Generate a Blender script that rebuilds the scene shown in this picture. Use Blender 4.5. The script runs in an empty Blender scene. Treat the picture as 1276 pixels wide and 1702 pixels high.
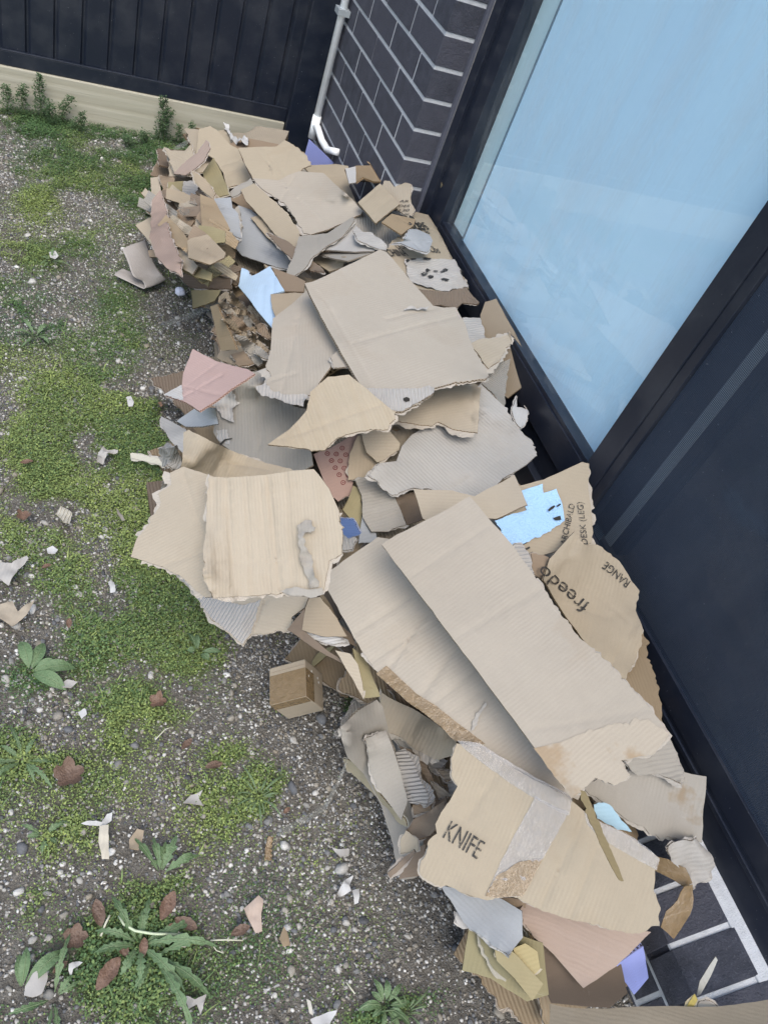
import bpy, bmesh, math, random
import numpy as np
from mathutils import Vector, Matrix
from mathutils.geometry import delaunay_2d_cdt

scene = bpy.context.scene
RNG = np.random.default_rng(7)
random.seed(7)

# ------------------------------------------------------------------ camera
# world: ground z=0, outside face of the house wall is the plane x=0 (yard at x<0), fence at y=1.175
CR = np.array([[0.9123453, -0.00888933, 0.4093251],
               [-0.27552319, -0.75283756, 0.59776465],
               [0.30284158, -0.65814632, -0.68929703]])      # columns: image right, image down, forward
CP = np.array([-1.01597229, -2.17147658, 1.46348405])
CF = 1291.257                                                 # focal length in photo pixels (1276 x 1702)
cam_d = bpy.data.cameras.new("camera")
cam = bpy.data.objects.new("camera", cam_d)
scene.collection.objects.link(cam)
m = Matrix.Identity(4)
for i in range(3):
    m[i][0] = CR[i, 0]; m[i][1] = -CR[i, 1]; m[i][2] = -CR[i, 2]; m[i][3] = CP[i]
cam.matrix_world = m
cam_d.sensor_fit = 'VERTICAL'; cam_d.sensor_height = 36.0
cam_d.lens = CF / 1702 * 36.0
cam_d.clip_start = 0.02; cam_d.clip_end = 200
scene.camera = cam

# ------------------------------------------------------------------ light
SUN_EL, SUN_AZ = math.radians(60), math.radians(200)    # azimuth measured from +y (beyond the fence) towards +x
world = bpy.data.worlds.new("World"); scene.world = world; world.use_nodes = True
wn = world.node_tree.nodes; wl = world.node_tree.links
bg = wn["Background"]; sky = wn.new("ShaderNodeTexSky"); sky.sky_type = 'NISHITA'
sky.sun_disc = False; sky.sun_elevation = SUN_EL; sky.sun_rotation = SUN_AZ
sky.air_density = 1.0; sky.dust_density = 2.2; sky.ozone_density = 0.6
tint = wn.new("ShaderNodeMix"); tint.data_type = 'RGBA'; tint.blend_type = 'MULTIPLY'; tint.inputs[0].default_value = 1.0; tint.inputs[7].default_value = (.97, .98, .945, 1)
wl.new(sky.outputs[0], tint.inputs[6]); wl.new(tint.outputs[2], bg.inputs[0]); bg.inputs[1].default_value = 0.122
sun_d = bpy.data.lights.new("sun", 'SUN'); sun_d.energy = 0.8; sun_d.angle = math.radians(35); sun_d.color = (1.0, 0.96, 0.90)
sun = bpy.data.objects.new("sun", sun_d); scene.collection.objects.link(sun)
sd = Vector((math.sin(SUN_AZ) * math.cos(SUN_EL), math.cos(SUN_AZ) * math.cos(SUN_EL), math.sin(SUN_EL)))
sun.rotation_euler = sd.to_track_quat('Z', 'Y').to_euler()
vs = scene.view_settings
vs.view_transform = 'Standard'; vs.look = 'None'; vs.gamma = 1.0; vs.exposure = 1.41; vs.use_curve_mapping = False

# ------------------------------------------------------------------ helpers
COL = scene.collection
def link(o, parent=None):
    COL.objects.link(o)
    if parent is not None: o.parent = parent
    return o
def tag(o, label=None, cat=None, group=None, kind=None):
    if label: o["label"] = label
    if cat: o["category"] = cat
    if group: o["group"] = group
    if kind: o["kind"] = kind
    return o
def empty(name, loc, label, cat, group=None):
    o = bpy.data.objects.new(name, None); o.empty_display_size = 0.05; o.location = loc
    link(o); return tag(o, label, cat, group)
def mesh_obj(name, verts, faces, mats, parent=None, mi=None, smooth=False):
    me = bpy.data.meshes.new(name)
    me.from_pydata([tuple(v) for v in verts], [], [tuple(f) for f in faces])
    for mt in (mats if isinstance(mats, (list, tuple)) else [mats]): me.materials.append(mt)
    if mi is not None: me.polygons.foreach_set("material_index", np.asarray(mi, dtype=np.int32))
    if smooth: me.polygons.foreach_set("use_smooth", np.ones(len(me.polygons), dtype=bool))
    me.update()
    o = bpy.data.objects.new(name, me)
    if parent is not None:      # parents are unrotated empties or meshes at their own place
        o.parent = parent
        o.matrix_parent_inverse = Matrix.Translation(-Vector(parent.location)) if parent.location.length else Matrix.Identity(4)
        if parent.rotation_euler != o.rotation_euler: o.matrix_parent_inverse = parent.matrix_basis.inverted()
    COL.objects.link(o)
    return o
class MB:
    def __init__(s): s.v = []; s.f = []; s.mi = []
    def box(s, a, b, mi=0):
        x0, y0, z0 = a; x1, y1, z1 = b; n = len(s.v)
        s.v += [(x0,y0,z0),(x1,y0,z0),(x1,y1,z0),(x0,y1,z0),(x0,y0,z1),(x1,y0,z1),(x1,y1,z1),(x0,y1,z1)]
        s.f += [(n+3,n+2,n+1,n),(n+4,n+5,n+6,n+7),(n,n+1,n+5,n+4),(n+1,n+2,n+6,n+5),(n+2,n+3,n+7,n+6),(n+3,n,n+4,n+7)]
        s.mi += [mi]*6
    def tube(s, pts, r, n=12, mi=0):
        pts = [Vector(p) for p in pts]; base = len(s.v); up = Vector((0.3,0.2,1)).normalized()
        for i, p in enumerate(pts):
            d = (pts[min(i+1,len(pts)-1)] - pts[max(i-1,0)]).normalized()
            a = d.cross(up)
            if a.length < 1e-3: a = d.cross(Vector((1,0,0)))
            a.normalize(); b = d.cross(a)
            rr = r[i] if isinstance(r, (list, tuple)) else r
            for k in range(n):
                t = 2*math.pi*k/n; s.v.append(tuple(p + a*math.cos(t)*rr + b*math.sin(t)*rr))
        for i in range(len(pts)-1):
            for k in range(n):
                k2 = (k+1) % n
                s.f.append((base+i*n+k, base+i*n+k2, base+(i+1)*n+k2, base+(i+1)*n+k)); s.mi.append(mi)
        s.f.append(tuple(base+k for k in range(n))[::-1]); s.f.append(tuple(base+(len(pts)-1)*n+k for k in range(n))); s.mi += [mi, mi]
    def build(s, name, mats, parent=None, bevel=0.0, smooth=False):
        o = mesh_obj(name, s.v, s.f, mats, parent, s.mi, smooth)
        if bevel:
            b = o.modifiers.new("bevel", 'BEVEL'); b.width = bevel; b.segments = 2; b.limit_method = 'ANGLE'; b.angle_limit = math.radians(40)
        return o
def ray(px):
    p = np.atleast_2d(np.asarray(px, float))
    return np.stack([p[:,0]-638, p[:,1]-851, np.full(len(p), CF)], 1) @ CR.T
def at_z(px, z):
    d = ray(px); z = np.broadcast_to(np.asarray(z, float), (len(d),)); return CP + d * ((z - CP[2]) / d[:,2])[:,None]
def at_x(px, x):
    d = ray(px); return CP + d * ((x - CP[0]) / d[:,0])[:,None]
def at_y(px, y):
    d = ray(px); return CP + d * ((y - CP[1]) / d[:,1])[:,None]
def _hash(ix, iy, seed):
    h = (ix.astype(np.int64)*374761393 + iy.astype(np.int64)*668265263 + seed*1274126177) & 0xffffffff
    h = ((h ^ (h >> 13)) * 1274126177) & 0xffffffff
    return ((h ^ (h >> 16)) & 0xffff) / 32767.5 - 1.0
def vnoise(x, y, seed=0):
    x = np.asarray(x, float); y = np.asarray(y, float)
    ix = np.floor(x); iy = np.floor(y); fx = x-ix; fy = y-iy
    fx = fx*fx*(3-2*fx); fy = fy*fy*(3-2*fy)
    a = _hash(ix,iy,seed); b = _hash(ix+1,iy,seed); c = _hash(ix,iy+1,seed); d = _hash(ix+1,iy+1,seed)
    return (a*(1-fx)+b*fx)*(1-fy) + (c*(1-fx)+d*fx)*fy
def fbm(x, y, seed=0, o=3):
    r = 0; a = 1.0
    for k in range(o):
        r = r + a*vnoise(np.asarray(x)*2**k, np.asarray(y)*2**k, seed+k*17); a *= .5
    return r
def inside(pts, poly):
    x, y = pts[:,0], pts[:,1]; r = np.zeros(len(pts), bool); n = len(poly)
    for i in range(n):
        x1,y1 = poly[i]; x2,y2 = poly[(i+1)%n]
        c = ((y1 > y) != (y2 > y))
        with np.errstate(divide='ignore', invalid='ignore'):
            r ^= c & (x < (x2-x1)*(y-y1)/((y2-y1) if y2 != y1 else 1e-12)+x1)
    return r
def seg_dist(pts, poly, closed=True):
    d = np.full(len(pts), 1e9); n = len(poly)
    for i in range(n if closed else n-1):
        a = np.asarray(poly[i]); b = np.asarray(poly[(i+1)%n]); ab = b-a
        t = np.clip(((pts-a)@ab)/max(ab@ab,1e-12),0,1)
        d = np.minimum(d, np.linalg.norm(pts-(a+t[:,None]*ab),axis=1))
    return d

# ------------------------------------------------------------------ materials
def mat(name):
    mt = bpy.data.materials.new(name); mt.use_nodes = True
    nt = mt.node_tree; return mt, nt, nt.nodes["Principled BSDF"]
def N(nt, t, **kw):
    n = nt.nodes.new(t)
    for k, v in kw.items():
        if k in n.inputs.keys() if isinstance(k, str) else False: n.inputs[k].default_value = v
        else: setattr(n, k, v)
    return n
def MA(nt, op, a, b=None, c=None):
    n = nt.nodes.new("ShaderNodeMath"); n.operation = op
    for i, v in enumerate((a, b, c)):
        if v is None: continue
        if hasattr(v, "is_linked"): nt.links.new(v, n.inputs[i])
        else: n.inputs[i].default_value = v
    return n.outputs[0]
def MIX(nt, f, a, b, mode='MIX'):
    n = nt.nodes.new("ShaderNodeMix"); n.data_type = 'RGBA'; n.blend_type = mode
    for s, v in ((n.inputs[0], f), (n.inputs[6], a), (n.inputs[7], b)):
        if hasattr(v, "is_linked"): nt.links.new(v, s)
        elif isinstance(v, (tuple, list)): s.default_value = (*v, 1) if len(v) == 3 else v
        else: s.default_value = v
    return n.outputs[2]
def NOISE(nt, vec, scale, detail=3, rough=.55, dim='3D'):
    n = nt.nodes.new("ShaderNodeTexNoise"); n.noise_dimensions = dim
    n.inputs["Scale"].default_value = scale; n.inputs["Detail"].default_value = detail; n.inputs["Roughness"].default_value = rough
    if vec is not None: nt.links.new(vec, n.inputs["Vector"])
    return n.outputs[0]
def RAMP(nt, f, stops):
    n = nt.nodes.new("ShaderNodeValToRGB"); cr = n.color_ramp
    while len(cr.elements) < len(stops): cr.elements.new(0.5)
    for e, (p, c) in zip(cr.elements, stops): e.position = p; e.color = (*c, 1) if len(c) == 3 else c
    nt.links.new(f, n.inputs[0]); return n.outputs[0]
def BUMP(nt, h, dist, strength=1.0, normal=None):
    n = nt.nodes.new("ShaderNodeBump"); n.inputs["Distance"].default_value = dist; n.inputs["Strength"].default_value = strength
    nt.links.new(h, n.inputs["Height"])
    if normal is not None: nt.links.new(normal, n.inputs["Normal"])
    return n.outputs[0]
def OBJCO(nt): return nt.nodes.new("ShaderNodeTexCoord").outputs["Object"]
def simple(name, col, rough=.6, var=.12, scale=40, spec=.3, bump=0.0, metallic=0.0):
    mt, nt, b = mat(name); co = OBJCO(nt)
    n = NOISE(nt, co, scale, 4)
    c = MIX(nt, n, tuple(x*(1-var) for x in col), tuple(min(1, x*(1+var)) for x in col))
    nt.links.new(c, b.inputs["Base Color"]); b.inputs["Roughness"].default_value = rough
    b.inputs["Specular IOR Level"].default_value = spec; b.inputs["Metallic"].default_value = metallic
    if bump: nt.links.new(BUMP(nt, NOISE(nt, co, scale*6, 4), bump), b.inputs["Normal"])
    return mt

def cardboard_material(name, ply=False):
    """kraft paper: the object's own colour, streaks along the flutes (UV in metres, V along the flutes), stains, creases"""
    mt, nt, b = mat(name); L = nt.links
    uv = nt.nodes.new("ShaderNodeTexCoord").outputs["UV"]
    sx = nt.nodes.new("ShaderNodeSeparateXYZ"); L.new(uv, sx.inputs[0]); u, v = sx.outputs[0], sx.outputs[1]
    oi = nt.nodes.new("ShaderNodeObjectInfo"); rnd = oi.outputs["Random"]; col = oi.outputs["Color"]
    def attr(n):
        a = nt.nodes.new("ShaderNodeAttribute"); a.attribute_type = 'OBJECT'; a.attribute_name = n; return a.outputs["Fac"]
    flute, rib, stain = attr("flute"), attr("rib"), attr("stain")
    off = MA(nt, 'MULTIPLY', rnd, 37.0)
    cmb = nt.nodes.new("ShaderNodeCombineXYZ"); L.new(u, cmb.inputs[0]); L.new(v, cmb.inputs[1]); L.new(off, cmb.inputs[2]); P = cmb.outputs[0]
    st = nt.nodes.new("ShaderNodeCombineXYZ"); L.new(MA(nt,'MULTIPLY',u,130.0), st.inputs[0]); L.new(MA(nt,'MULTIPLY',v,5.0), st.inputs[1]); L.new(off, st.inputs[2])
    streak = NOISE(nt, st.outputs[0], 1.0, 3)
    big = NOISE(nt, P, 9.0, 4); mid = NOISE(nt, P, 45.0, 5, .65); fine = NOISE(nt, P, 520.0, 3, .7)
    k = MA(nt, 'ADD', MA(nt,'MULTIPLY',MA(nt,'SUBTRACT',streak,.5),.03), MA(nt,'MULTIPLY',MA(nt,'SUBTRACT',fine,.5),.20))
    k = MA(nt, 'ADD', k, MA(nt,'MULTIPLY',MA(nt,'SUBTRACT',big,.5),.12)); k = MA(nt, 'ADD', k, MA(nt,'MULTIPLY',MA(nt,'SUBTRACT',mid,.5),.10))
    k = MA(nt, 'ADD', 1.0, k)
    c0 = MIX(nt, 1.0, col, (1,1,1), 'MULTIPLY')
    sc = nt.nodes.new("ShaderNodeVectorMath"); sc.operation = 'SCALE'; L.new(c0, sc.inputs[0]); L.new(k, sc.inputs[3])
    c = sc.outputs[0]
    if ply: c = MIX(nt, .5, c, (.43,.40,.365))
    # damp stains with an edge of their own, and dirt specks
    sn = NOISE(nt, P, 6.0, 5, .6)
    sf = nt.nodes.new("ShaderNodeMapRange"); sf.inputs[1].default_value=.56; sf.inputs[2].default_value=.62; L.new(sn, sf.inputs[0])
    c = MIX(nt, MA(nt,'MULTIPLY',sf.outputs[0],MA(nt,'MULTIPLY',stain,.5)), c, MIX(nt, 1.0, c, (.80,.66,.50), 'MULTIPLY'))
    sp = NOISE(nt, P, 160.0, 4, .7)
    spf = nt.nodes.new("ShaderNodeMapRange"); spf.inputs[1].default_value=.70; spf.inputs[2].default_value=.76; L.new(sp, spf.inputs[0])
    c = MIX(nt, MA(nt,'MULTIPLY',spf.outputs[0],.45), c, (.16,.12,.085))
    # ribs that show through
    wob = MA(nt,'MULTIPLY',MA(nt,'SUBTRACT',NOISE(nt,P,14.0,2),.5),.010)
    uu = MA(nt,'ADD',u,wob)
    r1 = MA(nt,'SINE',MA(nt,'MULTIPLY',uu,2*math.pi/.0076))
    rn = nt.nodes.new("ShaderNodeCombineXYZ"); L.new(MA(nt,'MULTIPLY',uu,55.0), rn.inputs[0]); L.new(MA(nt,'MULTIPLY',v,1.2), rn.inputs[1]); L.new(off, rn.inputs[2])
    r2 = NOISE(nt, rn.outputs[0], 1.0, 2)
    ribc = nt.nodes.new("ShaderNodeMapRange"); ribc.inputs[1].default_value=.42; ribc.inputs[2].default_value=.60; L.new(r2, ribc.inputs[0])
    c = MIX(nt, MA(nt,'MULTIPLY',ribc.outputs[0],MA(nt,'MULTIPLY',rib,.11)), c, MIX(nt,1.0,c,(.84,.77,.66),'MULTIPLY'))
    # flute lines that telegraph through the liner, fibre flecks and rubbed scuffs
    msk = nt.nodes.new("ShaderNodeMapRange"); msk.inputs[1].default_value=.42; msk.inputs[2].default_value=.62; L.new(NOISE(nt,P,11.0,3),msk.inputs[0])
    ln = MA(nt,'ADD',1.0,MA(nt,'MULTIPLY',MA(nt,'MULTIPLY',r1,msk.outputs[0]),.035))
    s2 = nt.nodes.new("ShaderNodeVectorMath"); s2.operation='SCALE'; L.new(c,s2.inputs[0]); L.new(ln,s2.inputs[3]); c = s2.outputs[0]
    scn = nt.nodes.new("ShaderNodeCombineXYZ"); L.new(MA(nt,'MULTIPLY',u,16.0),scn.inputs[0]); L.new(MA(nt,'MULTIPLY',v,95.0),scn.inputs[1]); L.new(off,scn.inputs[2])
    scf = nt.nodes.new("ShaderNodeMapRange"); scf.inputs[1].default_value=.66; scf.inputs[2].default_value=.80; L.new(NOISE(nt,scn.outputs[0],1.0,5,.7),scf.inputs[0])
    c = MIX(nt, MA(nt,'MULTIPLY',scf.outputs[0],.30), c, (.52,.48,.43))
    flk = nt.nodes.new("ShaderNodeMapRange"); flk.inputs[1].default_value=.68; flk.inputs[2].default_value=.74; L.new(NOISE(nt,P,700.0,2,.6),flk.inputs[0])
    c = MIX(nt, MA(nt,'MULTIPLY',flk.outputs[0],.35), c, (.15,.11,.08))
    L.new(c, b.inputs["Base Color"]); b.inputs["Roughness"].default_value = .86; b.inputs["Specular IOR Level"].default_value = .18
    h = MA(nt,'ADD',MA(nt,'MULTIPLY',r1,MA(nt,'MULTIPLY',flute,.0006)),MA(nt,'MULTIPLY',r2,MA(nt,'MULTIPLY',rib,.0022)))
    h = MA(nt,'ADD',h,MA(nt,'MULTIPLY',mid,.0006)); h = MA(nt,'ADD',h,MA(nt,'MULTIPLY',fine,.00025))
    h = MA(nt,'ADD',h,MA(nt,'MULTIPLY',NOISE(nt,P,14.0,3),.0006))
    if ply: h = MA(nt,'ADD',h,MA(nt,'MULTIPLY',r1,.00015))
    L.new(BUMP(nt, h, 1.0, .8), b.inputs["Normal"])
    return mt
def edge_material():
    mt, nt, b = mat("corrugated_edge"); L = nt.links
    uv = nt.nodes.new("ShaderNodeTexCoord").outputs["UV"]
    sx = nt.nodes.new("ShaderNodeSeparateXYZ"); L.new(uv, sx.inputs[0]); u, v = sx.outputs[0], sx.outputs[1]
    col = nt.nodes.new("ShaderNodeObjectInfo").outputs["Color"]
    w = MA(nt,'MULTIPLY',MA(nt,'SINE',MA(nt,'MULTIPLY',u,2*math.pi/.0075)),.30)
    d = MA(nt,'ABSOLUTE',MA(nt,'SUBTRACT',MA(nt,'SUBTRACT',v,.5),w))
    paper = MA(nt,'LESS_THAN',d,.22); lin = MA(nt,'GREATER_THAN',MA(nt,'ABSOLUTE',MA(nt,'SUBTRACT',v,.5)),.36)
    f = MA(nt,'MAXIMUM',paper,lin)
    c = MIX(nt, f, MIX(nt,1.0,col,(.22,.18,.14),'MULTIPLY'), MIX(nt,1.0,col,(.95,.88,.8),'MULTIPLY'))
    L.new(c, b.inputs["Base Color"]); b.inputs["Roughness"].default_value = .9; b.inputs["Specular IOR Level"].default_value = .1
    return mt
M_CARD = cardboard_material("cardboard"); M_PLY = cardboard_material("torn_ply", True); M_EDGE = edge_material()
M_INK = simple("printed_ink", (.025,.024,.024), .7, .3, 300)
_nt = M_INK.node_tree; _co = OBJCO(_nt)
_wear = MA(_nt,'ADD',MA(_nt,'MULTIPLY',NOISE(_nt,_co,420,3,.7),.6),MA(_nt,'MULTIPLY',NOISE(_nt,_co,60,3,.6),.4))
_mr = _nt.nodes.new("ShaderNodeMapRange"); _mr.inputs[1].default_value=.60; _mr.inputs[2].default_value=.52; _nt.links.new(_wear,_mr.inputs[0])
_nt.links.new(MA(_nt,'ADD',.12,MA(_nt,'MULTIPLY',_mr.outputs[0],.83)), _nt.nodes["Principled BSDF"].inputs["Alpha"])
M_INK_SOLID = simple("stencil_ink", (.035,.033,.032), .7, .3, 300)
M_RED = simple("red_ink", (.14,.018,.022), .7, .2, 300)
M_DARK_MARK = simple("dark_mark_paint", (.03,.026,.022), .9, .2, 200)
def tape_material(name, col, alpha=.55, rough=.18, crink=0.0, bd=.004):
    mt, nt, b = mat(name); co = OBJCO(nt)
    n = NOISE(nt, co, 70, 4, .6); n2 = NOISE(nt, co, 330, 3, .6)
    nt.links.new(MIX(nt, n, tuple(x*.85 for x in col), tuple(min(1,x*1.15) for x in col)), b.inputs["Base Color"])
    b.inputs["Roughness"].default_value = rough; b.inputs["Specular IOR Level"].default_value = .6
    a = MA(nt,'ADD',alpha-.12,MA(nt,'MULTIPLY',n,.24)); nt.links.new(a, b.inputs["Alpha"])
    w = nt.nodes.new("ShaderNodeTexWave"); w.inputs["Scale"].default_value = 45; w.inputs["Distortion"].default_value = 14; w.inputs["Detail"].default_value = 4; nt.links.new(co, w.inputs[0])
    nt.links.new(BUMP(nt, MA(nt,'ADD',MA(nt,'ADD',n,MA(nt,'MULTIPLY',n2,.25)),MA(nt,'MULTIPLY',w.outputs[1],.35*crink)), bd, .9), b.inputs["Normal"])
    return mt
M_TAPE_BROWN = tape_material("brown_tape", (.25,.175,.095), .78, .2)
M_TAPE_SILVER = tape_material("clear_wrinkled_tape", (.43,.42,.42), .38, .10, .2)
M_FILM = tape_material("clear_film", (.40,.41,.38), .11, .10, 0, .0007)

# ================================================================== the setting
G0 = 0.92         # height of the mortar bed the brick courses are counted from
# ---- brick wall
def brick_material():
    mt, nt, b = mat("dark_brick"); L = nt.links; co = OBJCO(nt)
    isl = nt.nodes.new("ShaderNodeNewGeometry").outputs["Random Per Island"]
    n1 = NOISE(nt, co, 26, 4, .6); n2 = NOISE(nt, co, 260, 4, .75); n3 = NOISE(nt, co, 110, 3, .6)
    c = RAMP(nt, n1, [(.3,(.032,.036,.050)),(.55,(.058,.063,.086)),(.75,(.092,.097,.125))])
    c = MIX(nt, MA(nt,'MULTIPLY',isl,.75), c, (.085,.086,.112))
    f = nt.nodes.new("ShaderNodeMapRange"); f.inputs[1].default_value=.57; f.inputs[2].default_value=.72; L.new(n2, f.inputs[0])
    c = MIX(nt, MA(nt,'MULTIPLY',f.outputs[0],.6), c, (.20,.21,.24))
    L.new(c, b.inputs["Base Color"]); b.inputs["Roughness"].default_value=.62; b.inputs["Specular IOR Level"].default_value=.45
    L.new(BUMP(nt, MA(nt,'ADD',MA(nt,'MULTIPLY',n3,.7),n2), .006, 1.0), b.inputs["Normal"]); return mt
M_BRICK = brick_material()
M_MORTAR = simple("mortar", (.52,.53,.55), .95, .22, 60, .1, .002)
def dusty(name, col, rough, spec):
    mt, nt, bs = mat(name); co = OBJCO(nt); L = nt.links
    n = NOISE(nt, co, 9, 5, .65); d = NOISE(nt, co, 230, 2, .5); m_ = nt.nodes.new("ShaderNodeMapRange"); m_.inputs[1].default_value=.73; m_.inputs[2].default_value=.79; L.new(d, m_.inputs[0])
    f_ = nt.nodes.new("ShaderNodeMapRange"); f_.inputs[1].default_value=.45; f_.inputs[2].default_value=.8; L.new(n, f_.inputs[0])
    c = MIX(nt, MA(nt,'MULTIPLY',f_.outputs[0],.28), col, (.085,.088,.095)); c = MIX(nt, MA(nt,'MULTIPLY',m_.outputs[0],.7), c, (.26,.27,.28))
    L.new(c, bs.inputs["Base Color"]); L.new(MA(nt,'ADD',rough,MA(nt,'MULTIPLY',n,.22)), bs.inputs["Roughness"]); bs.inputs["Specular IOR Level"].default_value = spec
    return mt
M_FRAME = dusty("black_aluminium", (.014,.018,.030), .24, .5)
M_FENCE = dusty("dark_fence_steel", (.010,.014,.025), .30, .5)
_u = simple("black_aluminium", (.014,.018,.030), .36, .2, 60, .5, .0002)
M_SEAL = simple("grey_sealant", (.10,.105,.135), .5, .2, 90, .4)
wall = MB()
wall.box((.0028,0.0028,-.1),(.108,.866,2.5),1)                       # mortar body, jamb side to fence
for k in range(-19, 12):
    z1 = G0 - k*.086 - .0058; z0 = z1 - .0744
    if z0 > 2.5: continue
    y = 0.0; first = .230 if k % 2 == 0 else .110
    while y < .86:
        y2 = min(y + first, .87)
        j = .0012*math.sin(k*12.9+y*70)
        wall.box((j, y, z0),(.104, y2, z1),0)
        y = y2 + .010; first = .230
z = 0.175                                                          # courses under the sill
wall.box((.0028,-3.2,-.1),(.11,-.0,.168),1)
for r in range(3):
    z1 = z - .010 - r*.086; z0 = z1-.076; y = -3.2 + (.12 if r % 2 else 0)
    while y < -.01:
        y2 = min(y+.23, -.006); wall.box((0.0005,y,z0),(.104,y2,z1),0); y = y2+.01
# sloping brick-on-edge sill: mortar bed then one brick every 86 mm
def slope_box(mb, y0, y1, lift, mi, xa=-.006, za=.172, xb=.110, zb=.2580):
    n = len(mb.v); t = .06
    for yy in (y0, y1): mb.v += [(xa,yy,za+lift),(xb,yy,zb+lift),(xb,yy,zb+lift-t),(xa,yy,za+lift-.075 if lift>=0 else za-.01)]
    mb.f += [(n,n+1,n+5,n+4),(n+1,n+2,n+6,n+5),(n+2,n+3,n+7,n+6),(n+3,n,n+4,n+7),(n+3,n+2,n+1,n),(n+4,n+5,n+6,n+7)]; mb.mi += [mi]*6
slope_box(wall, -3.2, -.004, -.0025, 1, -.003)
k = 0; y = -2.069 + 24*.086 - .005
while y > -3.1:
    slope_box(wall, y-.076, y, .0015+.0008*math.sin(k*5.1), 0); y -= .086; k += 1
slope_box(wall, -3.2, -.015, .0032, 1, .082, .2354, .1015, .2512)
# wall above the window
wall.box((.006,-3.2,2.13),(.11,-.0,2.5),1)
for r in range(4):
    y = -3.2 + (.12 if r % 2 else 0)
    while y < -.02:
        y2 = min(y+.23,-.006); wall.box((.0003,y,2.132+r*.086),(.104,y2,2.208+r*.086),0); y = y2+.01
o = wall.build("brick_wall", [M_BRICK, M_MORTAR], bevel=.0012)
tag(o, "dark charcoal brick house wall with pale mortar joints beside the window", "wall")
s = MB(); s.box((.090,-.014,.24),(.101,-.0015,2.13)); s.build("sealant_strip", M_SEAL, o)

# ---- window
win = empty("house_window", (.12,-1.2,.25), "tall dark framed house window with pale blue pane and black insect screen", "window")
FX = .102
f = MB()
f.box((FX,-.060,.262),(.20,-.014,2.13))                    # jamb
f.box((FX+.012,-.094,.262),(.19,-.0605,2.13)); f.box((FX+.006,-.150,.262),(.18,-.0945,2.13))
f.box((FX,-3.2,.250),(.20,-.0145,.314))                     # bottom frame
f.box((FX+.004,-3.2,2.06),(.20,-.0605,2.129))
f.build("window_frame", M_FRAME, win, .0015)
f = MB()
f.box((FX+.010,-1.186,.3845),(.17,-.1505,.462)); f.box((FX+.014,-1.186,.4625),(.168,-.1505,.474))
f.box((FX+.022,-1.186,.3145),(.17,-.1505,.384))
f.build("sash_rail", M_FRAME, win, .001)
f = MB(); f.box((FX-.006,-1.243,.3145),(.17,-1.1865,2.0595)); f.box((FX-.002,-1.268,.3145),(.16,-1.2435,2.0595))
f.build("mullion", M_FRAME, win, .0015)
f = MB(); f.box((FX-.003,-3.2,.3145),(FX+.010,-1.2685,.324)); f.box((FX+.002,-3.2,.3245),(FX+.014,-1.2685,.334)); f.box((FX,-3.2,.3345),(FX+.012,-1.2685,.388))
f.build("screen_frame", M_FRAME, win, .001)
def glass_material():
    mt, nt, b = mat("window_glass"); L = nt.links; nt.nodes.remove(b)
    out = nt.nodes["Material Output"]; gl = nt.nodes.new("ShaderNodeBsdfGlossy"); tr = nt.nodes.new("ShaderNodeBsdfTransparent")
    gl.inputs["Roughness"].default_value = .035; tr.inputs[0].default_value = (.975,.99,1,1)
    lw = nt.nodes.new("ShaderNodeLayerWeight"); lw.inputs[0].default_value = .5
    fr = MA(nt,'ADD',.11,MA(nt,'MULTIPLY',.9,MA(nt,'POWER',lw.outputs["Facing"],5.0)))
    mx = nt.nodes.new("ShaderNodeMixShader"); L.new(fr, mx.inputs[0]); L.new(tr.outputs[0], mx.inputs[1]); L.new(gl.outputs[0], mx.inputs[2])
    co = OBJCO(nt); mp = nt.nodes.new("ShaderNodeMapping"); mp.inputs["Scale"].default_value = (1,5,1.2); L.new(co, mp.inputs[0])
    df = nt.nodes.new("ShaderNodeBsdfDiffuse"); df.inputs[0].default_value = (.62,.64,.64,1); dn = NOISE(nt, mp.outputs[0], 3.0, 6, .62); dn2 = NOISE(nt, co, 160, 2, .5)
    r1 = nt.nodes.new("ShaderNodeMapRange"); r1.inputs[1].default_value=.46; r1.inputs[2].default_value=.78; L.new(dn, r1.inputs[0])
    r2 = nt.nodes.new("ShaderNodeMapRange"); r2.inputs[1].default_value=.72; r2.inputs[2].default_value=.80; L.new(dn2, r2.inputs[0])
    m2 = nt.nodes.new("ShaderNodeMixShader"); L.new(MA(nt,'ADD',MA(nt,'MULTIPLY',r1.outputs[0],.20),MA(nt,'MULTIPLY',r2.outputs[0],.10)), m2.inputs[0]); L.new(mx.outputs[0], m2.inputs[1]); L.new(df.outputs[0], m2.inputs[2])
    L.new(m2.outputs[0], out.inputs[0]); return mt
M_GLASS = glass_material()
for gx_, ya, yb, za in ((.132,-1.1855,-.1510,.4745),(.150,-3.2,-1.342,.389)):
    f = MB(); f.v=[(gx_,ya,za),(gx_,yb,za),(gx_,yb,2.059),(gx_,ya,2.059)]; f.f=[(3,2,1,0)]; f.mi=[0]; f.build("glass_pane", M_GLASS, win)
f = MB(); f.box((.135,-1.322,.3885),(.165,-1.2685,2.0595)); f.box((.1353,-1.372,.3885),(.1652,-1.341,2.0595)); f.build("sash_stile", M_FRAME, win, .001)
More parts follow.
